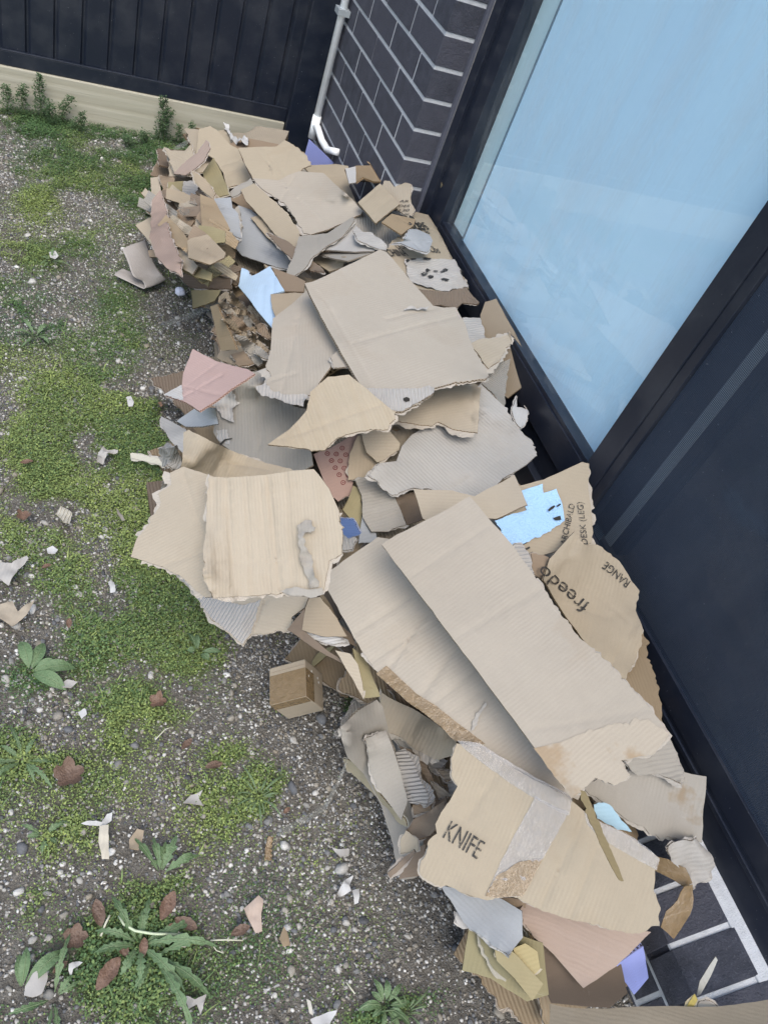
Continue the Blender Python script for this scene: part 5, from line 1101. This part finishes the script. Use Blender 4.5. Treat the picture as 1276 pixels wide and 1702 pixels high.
def pebble_material():
    mt,nt,b=mat("pebbles"); L=nt.links; r=ATTR(nt,"tone"); co=OBJCO(nt)
    c=RAMP(nt,r,[(0,(.07,.072,.078)),(.2,(.16,.165,.175)),(.42,(.27,.262,.245)),(.56,(.29,.255,.20)),(.72,(.38,.365,.335)),(.9,(.53,.515,.485)),(1.0,(.74,.73,.70))])
    n=NOISE(nt,co,330,3,.7); c=MIX(nt,MA(nt,'MULTIPLY',n,.6),c,MIX(nt,1.0,c,(.5,.48,.45),'MULTIPLY'))
    L.new(c,b.inputs["Base Color"]); b.inputs["Roughness"].default_value=.75; b.inputs["Specular IOR Level"].default_value=.3
    L.new(BUMP(nt,n,.002,.6),b.inputs["Normal"]); return mt
o=fast_mesh("gravel",np.vstack(PV),np.vstack(PF),[pebble_material()],False,{"tone":np.concatenate(PT)}); tag(o,"small grey and white pebbles strewn over the bare soil","gravel",kind="stuff")
# ---- low green cover: clover and moss leaflets, and grass blades
def cover_material(name):
    mt,nt,b=mat(name); L=nt.links; h=ATTR(nt,"hue"); t_=ATTR(nt,"tone")
    c=MIX(nt,h,(.070,.135,.055),(.235,.290,.095)); c=MIX(nt,t_,MIX(nt,1.0,c,(.55,.6,.6),'MULTIPLY'),MIX(nt,1.0,c,(1.4,1.35,1.25),'MULTIPLY'))
    L.new(c,b.inputs["Base Color"]); b.inputs["Roughness"].default_value=.6; b.inputs["Specular IOR Level"].default_value=.3
    b.inputs["Subsurface Weight"].default_value=0.0; return mt
M_COVER=cover_material("cover_leaf")
cx,cy=scatter_area(1050000); d_,h_=veg(cx,cy); keep=RNG.random(len(cx))<np.clip((d_-.05)*1.15,0,.97)*(1-.0*d_); cx,cy,d_,h_=cx[keep],cy[keep],d_[keep],h_[keep]
n=len(cx); a=RNG.uniform(0,6.283,n); L_=RNG.uniform(.0020,.0056,n)*(.8+.4*d_); W_=L_*RNG.uniform(.45,.75,n); z0=gheight(cx,cy)+RNG.uniform(.001,.020,n)*np.clip(d_,.2,1.1); tl=RNG.normal(.15,.35,n)
dx,dy=np.cos(a),np.sin(a)
def leafv(cx,cy,z0,dx,dy,L_,W_,tl):
    p0=np.stack([cx,cy,z0],1); f=np.stack([dx*np.cos(tl),dy*np.cos(tl),np.sin(tl)],1); s=np.stack([-dy,dx,RNG.normal(0,.25,len(cx))],1)
    mid=p0+f*(L_*.55)[:,None]; tip=p0+f*L_[:,None]-np.array([0,0,1])*(L_*.15)[:,None]
    return np.stack([p0,mid+s*(W_*.5)[:,None],tip,mid-s*(W_*.5)[:,None]],1)
V=leafv(cx,cy,z0,dx,dy,L_,W_,tl); F=(np.arange(n*4).reshape(n,4))
o=fast_mesh("ground_cover",V.reshape(-1,3),F,[M_COVER],False,{"hue":np.repeat(np.clip(h_+RNG.normal(0,.22,n)+.5*np.clip(fbm(cx*6,cy*6,91,2),-.5,.8),0,1),4),"tone":np.repeat(RNG.random(n),4)})
tag(o,"low green moss and clover creeping over the gravel","ground cover",kind="stuff")
# grass blades
bx,by=scatter_area(42000); d_,h_=veg(bx,by); cl=fbm(bx*14,by*14,61,2); keep=RNG.random(len(bx))<np.clip((d_-.3)*.55*(1+1.2*cl),0,.8); bx,by,d_,h_=bx[keep],by[keep],d_[keep],h_[keep]
n=len(bx); a=RNG.uniform(0,6.283,n); Lb=RNG.uniform(.012,.045,n); wb=RNG.uniform(.0006,.0014,n); up=RNG.uniform(.25,1.1,n)
P0=np.stack([bx,by,gheight(bx,by)],1); d1=np.stack([np.cos(a)*np.cos(up),np.sin(a)*np.cos(up),np.sin(up)],1); d2=np.stack([np.cos(a)*np.cos(up*.4),np.sin(a)*np.cos(up*.4),np.sin(up*.4)-.2],1); sd_=np.stack([-np.sin(a),np.cos(a),0*a],1)*wb[:,None]
P1=P0+d1*(Lb*.5)[:,None]; P2=P1+d2*(Lb*.5)[:,None]
V=np.stack([P0-sd_,P0+sd_,P1+sd_,P1-sd_,P2-sd_*.2,P2+sd_*.2],1); F=np.concatenate([np.arange(n)[:,None]*6+np.array([0,1,2,3]),np.arange(n)[:,None]*6+np.array([3,2,5,4])])
o=fast_mesh("grass_blades",V.reshape(-1,3),F,[M_COVER],False,{"hue":np.repeat(np.clip(h_+RNG.normal(.1,.2,n),0,1),6),"tone":np.repeat(RNG.random(n),6)})
tag(o,"thin short grass blades scattered among the moss","grass",kind="stuff")

# ---- individual weeds
def leaf_material(name,c0,c1):
    mt,nt,b=mat(name); co=OBJCO(nt); n=NOISE(nt,co,60,4); nt.links.new(MIX(nt,n,c0,c1),b.inputs["Base Color"]); b.inputs["Roughness"].default_value=.5; b.inputs["Specular IOR Level"].default_value=.35
    nt.links.new(BUMP(nt,NOISE(nt,co,190,3),.004,.7),b.inputs["Normal"]); return mt
M_DAND=leaf_material("dandelion_leaf",(.070,.125,.050),(.150,.215,.110)); M_RIB=simple("leaf_rib",(.17,.22,.12),.6)
M_WEED=leaf_material("weed_leaf",(.040,.080,.034),(.085,.145,.062)); M_STEM=simple("weed_stem",(.11,.15,.06),.6)
def big_leaf(mb,rib,p,ang,L,W,lobes,lift,droop,rng):
    """one lobed leaf as a bent strip with toothed sides"""
    n=22; d=np.array([math.cos(ang),math.sin(ang)]); s=np.array([-d[1],d[0]]); base=len(mb.v); sag=rng.uniform(-.9,.9); tw=rng.uniform(-.5,.5)
    for i in range(n+1):
        t=i/n; w=W*.5*(math.sin(math.pi*min(1,t**.75))**.8)*(.25+.75*t**.5)
        if lobes: w*= .35+.65*((t*lobes*(1+.15*sag)+.2*math.sin(7*t+sag*9))%1.0)
        w=max(w,.0009)
        c=p[:2]+d*L*t+s*L*.16*sag*t*t; z=p[2]+lift*math.sin(t*math.pi*.75)-droop*t*t
        for k,sg in enumerate((-1,0,1)):
            mb.v.append((c[0]+s[0]*w*sg,c[1]+s[1]*w*sg,max(z+(abs(sg)*w*.28)+sg*w*tw,.003)))
        if i:
            q=base+3*(i-1)
            for k in (0,1): mb.f.append((q+k,q+k+1,q+k+4,q+k+3)); mb.mi.append(0)
        if rib is not None and t<.85: rib.append((c[0],c[1],max(z,.003)+.0008))
def rosette(px,n,L,W,lobes,label,seed,a0=0,a1=6.283,group=None,name='dandelion_plant',cat='weed',white=0):
    rng=random.Random(seed); c=gz(px); mb=MB(); rb=MB()
    for i in range(n):
        a=a0+(a1-a0)*(i+rng.uniform(-.75,.75))/n; ln=L*rng.choice((.45,.6,.75,.9,1.1))*rng.uniform(.85,1.1); pts=[]
        big_leaf(mb,pts,np.array([c[0]+.008*math.cos(a),c[1]+.008*math.sin(a),.004]),a,ln,W*rng.uniform(.7,1.15),lobes,ln*rng.uniform(.12,.4),ln*rng.uniform(.0,.2),rng)
        if len(pts)>2: rb.tube(pts[::3],.0006,5)
    e=empty(name,tuple(c),label,cat,group)
    mb.build("leaves",M_DAND,e,smooth=True); rb.build("midribs",M_RIB,e,smooth=True); return e
rosette((232,1570),13,.10,.026,6,"big dandelion rosette with toothed leaves near the bottom of the yard",1)
rosette((255,1590),6,.105,.025,6,"sprawling toothed dandelion leaves spreading beside the big rosette",2,-2.6,.6)
rosette((50,1118),5,.075,.030,0,"broad smooth leaved weed at the yard's outer edge near a paper scrap",3,-.5,2.0)
rosette((40,1265),9,.085,.018,7,"feathery weed rosette beside the large brown maple leaf",4)
rosette((35,1650),3,.09,.026,0,"broad single leaved weed beside the white paper scrap",5,.6,2.4)
rosette((90,1660),7,.07,.018,5,"small feathery weed in the lower corner of the yard",6)
rosette((430,1325),16,.05,.006,0,"bright green grassy tuft on the bare soil",7,name='grass_tuft')
rosette((640,1672),12,.04,.016,0,"leafy green clump at the bottom edge near the olive sheets",8)
rosette((675,1682),14,.045,.005,0,"grassy tuft beside the leafy green clump at the bottom edge",9,name='grass_tuft')
rosette((268,1455),6,.07,.028,3,"small lobed weed above the brown leaves",10,.3,2.6)
rosette((590,1166),8,.025,.012,0,"tiny green weed beside the low olive strip",11)
rosette((330,1085),5,.035,.02,0,"round leaved seedling in the moss beside the heap",12)
rosette((60,560),9,.06,.02,4,"dark leafy weed on the gravel opposite the shredded bundle",13)
rosette((85,435),8,.055,.016,4,"dark weed beside the white chip on the upper gravel",14)
rosette((75,1390),6,.045,.018,4,"spidery weed near the standing paper strips",15)
def fumitory(px,h,label,seed,lean=(0,0),y=1.12):
    """tall ferny weed against the plinth: a stem with many small divided leaflets"""
    rng=random.Random(seed); c=at_y([px],y)[0]; c[2]=0; st=MB(); lf=MB(); pts=[]
    for i in range(7): t=i/6; pts.append((c[0]+lean[0]*t*t+.006*math.sin(t*5+seed),c[1]+lean[1]*t*t,h*t))
    st.tube(pts,[.0022-.0013*i/6 for i in range(7)],6)
    for i in range(int(h*1900)):
        t=rng.random()**.8; q=pts[min(6,int(t*6))]; r=(.034*(1-.55*t))*rng.random()**.6; a=rng.uniform(0,6.283)
        p=np.array([q[0]+r*math.cos(a),q[1]+r*math.sin(a)*.8,h*t+rng.uniform(-.012,.012)])
        for k in range(3):
            b=rng.uniform(0,6.283); l=rng.uniform(.005,.010); w=l*.6; dz=rng.uniform(-.4,.5); n0=len(lf.v)
            d=np.array([math.cos(b),math.sin(b),dz]); s=np.array([-math.sin(b),math.cos(b),rng.uniform(-.4,.4)])
            lf.v+=[tuple(p),tuple(p+d*l*.6+s*w*.5),tuple(p+d*l),tuple(p+d*l*.6-s*w*.5)]; lf.f.append((n0,n0+1,n0+2,n0+3)); lf.mi.append(0)
    e=empty("leafy_weed",tuple(c),label,"weed"); st.build("stem",M_STEM,e,smooth=True); lf.build("foliage",M_WEED,e)
fumitory((66,205),0.160,"tall bushy weed tuft in front of the plinth at the far corner of the yard",1,(.01,0))
fumitory((40,200),0.109,"low leafy weed by the plinth next to the tall bushy tuft",2)
fumitory((12,195),0.096,"dark leafy weed by the plinth where the photo is cut off",12)
fumitory((105,210),0.102,"arching leafy weed by the plinth with a bent tip",3,(.03,-.01))
fumitory((130,222),0.083,"broad leafy weed on the moss in front of the plinth",4,(.01,-.03),1.06)
fumitory((85,215),0.090,"short leafy weed between the tall tuft and the arching one",14,(.0,-.03),1.08)
fumitory((265,232),0.166,"tall upright ferny weed standing alone against the plinth",5)
fumitory((272,232),0.128,"second stem of ferny weed close to the tall upright one",15,(.02,0))
fumitory((296,240),0.070,"short ferny weed between the tall upright weed and the heap",6)
fumitory((318,240),0.090,"dark round topped weed beside the rear of the far stack",7)
fumitory((240,238),0.058,"low dark weed at the foot of the tall upright weed",8,(0,-.04),1.06)
fumitory((215,240),0.051,"low dark weed spreading over the moss near the far stack",9,(-.02,-.05),1.02)

# ---- dry leaves
M_DRY=leaf_material("dry_leaf",(.075,.047,.034),(.19,.125,.090)); M_DRY2=leaf_material("dry_leaf_red",(.11,.062,.043),(.21,.135,.095))
def dry_leaf(px,L,ang,label,lobed=False,m_=None,seed=0,curl=.4,w=.46):
    rng=random.Random(seed+int(px[0])); c=gz(px); n=36; ring_=[]
    for k in range(n):
        a=2*math.pi*k/n; r=L*.5*(.82+.18*math.cos(2*a))
        if lobed: r=L*.5*(.62+.38*abs(math.cos(2.5*a+.2))**.8)
        r*=1+rng.uniform(-.06,.06); ring_.append((r*math.cos(a),r*math.sin(a)*(w if not lobed else 1)))
    if not lobed: ring_=[(L*.5*math.cos(2*math.pi*k/n),w*L*.5*math.sin(2*math.pi*k/n)*abs(math.sin(2*math.pi*k/n))**.55*(1+rng.uniform(-.10,.10))) for k in range(n)]
    V=[(0,0)]; R_=4
    for q in range(1,R_+1): V+=[(x*q/R_,y*q/R_) for x,y in ring_]
    F=[(0,1+k,1+(k+1)%n) for k in range(n)]
    for q in range(R_-1):
        for k in range(n): k2=(k+1)%n; F.append((1+q*n+k,1+(q+1)*n+k,1+(q+1)*n+k2,1+q*n+k2))
    ca,sa=math.cos(ang),math.sin(ang); out=[]
    for x,y in V:
        z=curl*(y*y)/(L*.5)*1.6+.2*curl*x*x/L+.03*L*math.sin(x/L*7+seed)+.025*L*float(vnoise(x/L*5,y/L*5,seed))+.10*L*abs(y/L)
        out.append((c[0]+x*ca-y*sa,c[1]+x*sa+y*ca,.006+abs(z)+.003))
    o=mesh_obj("dry_leaf",out,F,[m_ or M_DRY],smooth=True); me=o.data; loc=Vector((c[0],c[1],.005)); me.transform(Matrix.Translation(-loc)); o.location=loc
    tag(o,label,"dry leaf")
for px,L,a,lab,lo,m_ in [((45,772),.03,.3,"reddish brown dry leaf on the upper moss",False,M_DRY2),((40,862),.032,1.2,"rust coloured dry leaf below the upper moss patch",True,M_DRY2),((115,1292),.055,.4,"large dark brown maple leaf beside the feathery weed",True,M_DRY),((60,1283),.022,.0,"small brown dry leaf under the feathery weed",False,M_DRY2),
    ((164,1520),.045,1.7,"dark upright brown leaf left of the big dandelion",False,M_DRY),((125,1562),.04,.1,"flat dull brown leaf between the big dandelion and the paper",True,M_DRY),((278,1508),.05,1.0,"long curled reddish leaf above the big dandelion",False,M_DRY2),((308,1538),.042,-.6,"dark folded brown leaf right of the big dandelion",False,M_DRY),((285,1545),.03,.4,"small russet leaf between two brown leaves by the big dandelion",False,M_DRY2),
    ((180,1620),.055,.8,"large red brown curled leaf under the big dandelion",False,M_DRY2),((398,1549),.035,.2,"dark brown pointed leaf on bare soil beside a thin straw",False,M_DRY),((262,1170),.035,.1,"faded reddish leaf in the moss near the taped box",True,M_DRY2),((115,1040),.025,1.5,"small maroon leaf on gravel near the paper scraps",False,M_DRY2),((238,1577),.03,1.4,"small russet leaf under the dandelion leaves",False,M_DRY2),
    ((355,1275),.035,.1,"dark brown leaf on the bare soil above the grassy tuft",False,M_DRY),((310,1240),.03,.7,"brown leaf on the moss edge by the bare soil",False,M_DRY),((78,945),.022,.4,"small brown leaf in the moss beside the white chip",False,M_DRY2),((205,1580),.03,2.0,"brown leaf half hidden by the middle of the dandelion",False,M_DRY),((475,1350),.018,.6,"small tan leaf beside the bent strip of film",False,M_DRY2),((100,1610),.025,.5,"little dark leaf near the white paper scrap",False,M_DRY)]:
    dry_leaf(px,L,a,lab,lo,m_,seed=int(px[0]*7+px[1]))

# ---- paper and card scraps on the ground
def scrap(c,pts,label,color='white',crk=.004,t=.0012,torn='t',name='paper_scrap',cat='paper scrap',h=.008,**kw):
    px=PX(c,pts); A=at_z(px,h); n=np.array([random.gauss(0,.05),random.gauss(0,.05),1.0]); n/=np.linalg.norm(n); o=A.mean(0); e1,e2=frame(n,CR[:,0]); uv=to_uv(o,n,e1,e2,px)
    if 0.5*np.sum(uv[:,0]*np.roll(uv[:,1],-1)-uv[:,1]*np.roll(uv[:,0],-1))<0: uv=uv[::-1]
    kw.setdefault('flute',0); kw.setdefault('res',.007)
    return build(uv,np.zeros(len(uv)),o,n,e1,e2,torn=torn,t=t,amp=.0018,crk=crk,crk_s=50,rest=False,fray=0,color=PAL[color] if isinstance(color,str) else tuple(.75*x for x in color),name=name,label=label,cat=cat,upd=False,**kw)
scrap('P',[(82,418),(92,416),(98,424),(92,430),(84,428)],"bright white chip of card on the upper gravel",h=.014)
scrap('P',[(210,660),(218,658),(223,668),(221,675),(214,674)],"small white oval chip near the pink faced card",h=.012)
scrap('P',[(163,752),(172,742),(180,745),(197,748),(196,753),(178,756),(172,770),(162,768)],"curled grey white scrap on the bright moss",color='lgrey',crk=.008,h=.014)
scrap('P',[(94,852),(102,840),(112,844),(121,850),(116,868),(106,868)],"small corrugated cream scrap with stripes near the heap",color=(.62,.58,.48),flute=2.5,torn='.',h=.013)
scrap('P',[(78,912),(88,908),(97,915),(92,922),(80,921)],"white torn chip on dark pebbles",h=.012)
scrap('P',[(180,970),(186,966),(192,976),(192,985),(184,986)],"tiny white chip in the moss below the heap's grass corner",h=.012)
scrap('P',[(-12,935),(20,935),(45,922),(48,928),(30,945),(15,972),(0,962),(-12,955)],"pointed pinkish paper scrap at the yard edge above the two cornered scrap",color='lgrey',h=.014)
scrap('P',[(-14,1005),(22,997),(30,1015),(58,996),(45,1022),(22,1040),(0,1028),(-14,1040)],"two cornered beige scrap at the yard edge above the broad weed",color='beige',h=.014)
scrap('P',[(98,1137),(112,1131),(130,1135),(118,1145),(105,1144)],"leaf shaped white scrap on gravel beside the broad weed",color='lgrey',h=.012)
scrap('P',[(130,1182),(142,1177),(145,1186),(136,1193)],"small white scrap on gravel below the leaf shaped one",h=.012)
scrap('P',[(166,1373),(181,1371),(181,1400),(182,1428),(170,1428),(164,1400)],"upright cream strip of card on gravel",color=(.62,.57,.47),torn='.t',h=.014)
scrap('P',[(135,1368),(150,1364),(170,1366),(178,1352),(187,1350),(186,1362),(172,1372),(150,1372)],"curved white paper strip above the cream strip",h=.012)
scrap('P',[(215,1396),(228,1378),(240,1380),(236,1400),(230,1415),(216,1412)],"small tan paper scrap beside the cream strip",color='tan',h=.014)
scrap('P',[(305,1333),(318,1320),(336,1315),(332,1326),(340,1338),(325,1336)],"curled beige scrap on bare gravel near the brown leaf",color='lgrey',crk=.008,h=.012)
scrap('P',[(42,1640),(55,1618),(78,1608),(80,1625),(70,1652),(55,1658),(40,1654)],"torn white paper at the bottom corner beside a broad leaf",color='lgrey',h=.016)
scrap('P',[(115,1602),(125,1597),(138,1598),(122,1610),(118,1624),(114,1612)],"white paper curl below the flat dull brown leaf",crk=.008,h=.014)
scrap('P',[(310,1655),(325,1660),(345,1650),(340,1664),(334,1686),(328,1668),(314,1676)],"crumpled white shreds beside the dandelion's long leaves",color='lgrey',crk=.010,h=.014)
scrap('P',[(405,1510),(430,1488),(438,1496),(434,1520),(436,1548),(425,1551),(414,1530)],"pinkish torn card scrap on the bare soil",color=(.58,.46,.38),h=.016)
scrap('P',[(560,1486),(572,1462),(588,1455),(580,1472),(582,1482),(566,1490)],"white torn tissue on the bare soil",h=.014,crk=.008)
scrap('P',[(585,1480),(598,1476),(596,1500),(590,1502)],"small white tissue shred beside the torn tissue",h=.012)
scrap('P',[(550,1408),(565,1412),(582,1410),(580,1422),(565,1424)],"grey white paper curl on the soil left of the KNIFE sheet",color='lgrey',h=.014,crk=.008)
scrap('P',[(295,1548),(318,1558),(322,1562),(308,1575),(302,1574)],"pale pointed chip beside the dark folded leaf",color=(.6,.55,.47),h=.014)
scrap('P',[(436,1645),(462,1636),(465,1639),(440,1651)],"thin white sliver on the soil near the bottom edge",h=.010)
scrap('P',[(515,1695),(545,1682),(560,1680),(548,1702),(520,1704)],"white paper scrap cut off by the bottom of the photo",h=.014)
scrap('P',[(509,1660),(516,1664),(521,1688),(514,1684)],"curved whitish sliver near the bottom edge",color=(.6,.57,.5),h=.012)
scrap('P',[(472,1540),(478,1552),(482,1572),(470,1575),(464,1560)],"dull tan curl of card on the bare soil",color='kraft',crk=.006,h=.014)
scrap('P',[(492,1132),(500,1120),(520,1108),(524,1112),(505,1128)],"grey sliver on gravel just above the taped box",color='lgrey',h=.012)
scrap('L',[(695,480),(730,445),(800,440),(835,480),(800,515),(720,510)],"flat grey white stone like chip beside the thin olive strip",color='lgrey',h=.014,crk=.006)
scrap('D',[(190,335),(205,330),(215,350),(205,356)],"orange brown chip on gravel by the pink faced card",color=(.36,.22,.14),h=.012)
scrap('P',[(194,845),(204,856),(208,865),(203,866),(196,855)],"dead grey twig of card in the moss beside the heap",color='grey',h=.014)
# straws
def straw(pts,r,label,m_):
    P=[at_z([p[:2]],p[2])[0] for p in pts]; mb=MB(); mb.tube(P,r,7); o=mb.build("dry_stalk",m_,smooth=True); loc=Vector(P[0]); o.data.transform(Matrix.Translation(-loc)); o.location=loc; tag(o,label,"stalk")
M_STRAW=simple("dry_straw",(.50,.49,.38),.7)
straw([(350,1563,.010),(375,1562,.012),(404,1563,.010)],.0013,"thin pale straw lying on bare soil beside the pointed leaf",M_STRAW)
straw([(352,1568,.008),(360,1580,.008),(372,1584,.008)],.0009,"short bent straw under the thin pale straw",M_STRAW)
straw([(198,1522,.012),(206,1536,.018),(225,1547,.022),(255,1552,.020),(304,1553,.014)],.0022,"long whitish curved dandelion stalk across the big rosette",simple("pale_stalk",(.46,.52,.36),.6))
straw([(168,1556,.010),(176,1535,.018),(183,1521,.020)],.0018,"short pale stalk beside the dark upright leaf",M_STRAW)
straw([(298,1636,.010),(320,1585,.010),(336,1552,.010)],.0006,"thin dark twig crossing the dandelion's long leaves",simple("dark_twig",(.08,.065,.05),.8))
straw([(90,1583,.008),(100,1582,.009),(112,1581,.008)],.0011,"tiny white straw left of the big dandelion",M_STRAW)
straw([(575,1632,.008),(590,1652,.010)],.0012,"short white stalk on gravel near the bottom",M_STRAW)
straw([(258,1230,.010),(275,1212,.016),(288,1208,.012)],.0010,"bent dry grass stalk at the edge of the moss",M_STRAW)
# loose pieces near the heap
sheet('A',[(30,885),(72,850),(110,852),(140,880),(195,915),(200,955),(160,958),(90,930)],color='lgrey',z=[(30,885,.02),(110,850,.02),(160,958,.02)],rest=False,flute=.05,label="flat tail of the curled grey card lying on the gravel",t=.002,fray=0) if False else None
def curled():
    """a sheet of card rolled over on itself"""
    q=PX('A',[(30,885),(75,852),(190,958),(160,956)]); base=at_z(q,.012)
    a=at_z(PX('A',[(75,850)]),.01)[0]; 
    L0=at_z(PX('A',[(32,885)]),.010)[0]; L1=at_z(PX('A',[(75,848)]),.010)[0]
    R0=at_z(PX('A',[(190,960)]),.012)[0]; R1=at_z(PX('A',[(305,912)]),.012)[0]
    M0=at_z(PX('A',[(135,885)]),.050)[0]; M1=at_z(PX('A',[(250,830)]),.040)[0]
    T0=at_z(PX('A',[(75,745)]),.075)[0]; T1=at_z(PX('A',[(200,695)]),.075)[0]
    Fo0=at_z(PX('A',[(178,905)]),.034)[0]; Fo1=at_z(PX('A',[(285,885)]),.034)[0]
    rows=[(L0,L1),((L0+R0)/2+np.array([0,0,-.002]),(L1*.5+R0*.1+R1*.4)),(R0,R1),(Fo0+np.array([.004,-.004,-.006]),Fo1),(M0,M1),((M0+T0)/2+np.array([0,0,.004]),(M1+T1)/2),(T0,T1)]
    # Catmull through the rows
    A=[np.array([r[0] for r in rows]),np.array([r[1] for r in rows])]; out=[]
    def cm(P,t):
        i=min(int(t),len(P)-2); f=t-i; p0=P[max(i-1,0)];p1=P[i];p2=P[i+1];p3=P[min(i+2,len(P)-1)]
        return .5*((2*p1)+(p2-p0)*f+(2*p0-5*p1+4*p2-p3)*f*f+(3*p1-p0-3*p2+p3)*f**3)
    nt_,ns=48,14; V=[];F=[]
    for i in range(nt_+1):
        t=i/nt_*(len(rows)-1)
        for k in range(ns+1): s_=k/ns; p=cm(A[0],t)*(1-s_)+cm(A[1],t)*s_; p=p+np.array([0,0,.002*math.sin(s_*5+t)]); p[2]=max(p[2],.006); V.append(p)
    for i in range(nt_):
        for k in range(ns): q0=i*(ns+1)+k; F.append((q0,q0+1,q0+ns+2,q0+ns+1))
    loc=np.mean(V,0); o=mesh_obj("curled_card",[p-loc for p in V],F,[simple("grey_card",(.36,.33,.305),.8,.08,30,.2,.001)],smooth=True); o.location=loc
    sm=o.modifiers.new("t",'SOLIDIFY'); sm.thickness=.0016
    tag(o,"curled grey card rolled over on itself on the gravel beside the far stack","cardboard")
curled()
# white foam lump
bm=bmesh.new(); bmesh.ops.create_icosphere(bm,subdivisions=4,radius=.016)
for v in bm.verts: v.co*=1+.16*float(fbm(v.co.x*90+3,v.co.y*90+v.co.z*70,77,3)); v.co.z*=.8
me=bpy.data.meshes.new("foam_lump"); bm.to_mesh(me); bm.free(); me.polygons.foreach_set("use_smooth",np.ones(len(me.polygons),bool)); me.materials.append(simple("white_foam",(.68,.70,.80),.8,.06,120,.3,.002))
o=bpy.data.objects.new("foam_lump",me); c=at_z(PX('A',[(380,972)]),.012)[0]; o.location=c; COL.objects.link(o); tag(o,"small white foam lump on the gravel by the far stack","foam")
# clear tape strips
def ribbon(c,pts,w,m_,name,label,cat):
    P=np.array([at_z(PX(c,[p[:2]]),p[2])[0] for p in pts]); V=[];F=[]; n=24; rng=random.Random(5)
    for i in range(n+1):
        t=i/n*(len(P)-1); k=min(int(t),len(P)-2); f=t-k; p=P[k]*(1-f)+P[k+1]*f; d=P[k+1]-P[k]; d/=np.linalg.norm(d); s_=np.cross(d,[0,0,1.0]); s_/=np.linalg.norm(s_); ww=w[0]*(1-i/n)+w[1]*i/n
        for q in (-.5,-.17,.17,.5): V.append(p+s_*ww*q+np.array([0,0,.0022*math.sin(i*1.3+q*9)]))
    for i in range(n):
        for q in range(3): a=i*4+q; F.append((a,a+1,a+5,a+4))
    V=np.array(V); loc=V.mean(0); o=mesh_obj(name,V-loc,F,[m_],smooth=True); o.location=loc; sm=o.modifiers.new("t",'SOLIDIFY'); sm.thickness=.0005; tag(o,label,cat)
ribbon('A',[(290,1150,.012),(440,1095,.03),(600,1032,.07)],(.028,.026),M_FILM,"tape_strip","strip of clear tape jutting from the shredded bundle onto the gravel","tape")
ribbon('P',[(578,1262,.06),(562,1300,.03),(540,1342,.015),(500,1366,.012),(462,1386,.014)],(.005,.016),M_FILM,"tape_strip","twisted strip of clear film lying on the soil left of the KNIFE sheet","tape")
ribbon('P',[(450,1390,.018),(446,1410,.010),(446,1430,.008)],(.010,.014),M_TAPE_BROWN,"tape_strip","short brown tape end below the twisted clear film","tape")

# ---- the small taped box, tipped on one edge
def taped_box():
    c=gz((481,1172)); s=.082; roll=math.radians(-40)
    e=empty("small_box",tuple(c),"small brown cube box with shiny brown tape, tipped on the gravel","box"); 
    R=Matrix.Rotation(math.radians(-14),4,'Z')@Matrix.Rotation(roll,4,'Y')@Matrix.Rotation(math.radians(6),4,'X'); h=s/2
    M_BOX=simple("box_card",(.34,.285,.215),.85,.10,25,.2,.001); M_IN=simple("box_dark",(.16,.12,.085),.9)
    lowest=min((R@Vector((a,b,d)))[2] for a in (-h,h) for b in (-h,h) for d in (-h,h))
    def put(mb,name,m_,bev=0):
        mb.v=[tuple(R@Vector(v)) for v in mb.v]; mb.v=[(x+c[0],y+c[1],z-lowest+.006) for x,y,z in mb.v]; return mb.build(name,m_,e,bev)
    mb=MB(); mb.box((-h,-h,-h),(h,h,h)); put(mb,"body",M_BOX,.0025)
    mb=MB(); mb.box((-h+.002,-h+.0005,h+.0004),(h-.0002,h*.52,h+.0010)); mb.box((h+.0004,-h+.0005,.004),(h+.0010,h*.52,h-.0005)); mb.box((-h+.002,-h-.0010,h*.4),(h-.001,-h-.0004,h-.0005))
    put(mb,"packing_tape",M_TAPE_BROWN)
    mb=MB(); mb.box((-h+.004,h*.70,h+.0004),(h-.001,h*.705,h+.0008)); mb.box((h+.0005,h*.05,-h+.004),(h+.0009,h*.06,h-.004)); put(mb,"flap_seam",M_IN)
    mb=MB(); 
    for a,b in ((.010,-.020),(.018,-.016),(.022,.012),(.006,.026)): mb.box((h+.0006,a,b),(h+.0012,a+.004,b+.003))
    put(mb,"white_fleck",simple("white_fleck",(.7,.7,.68),.8))
taped_box()
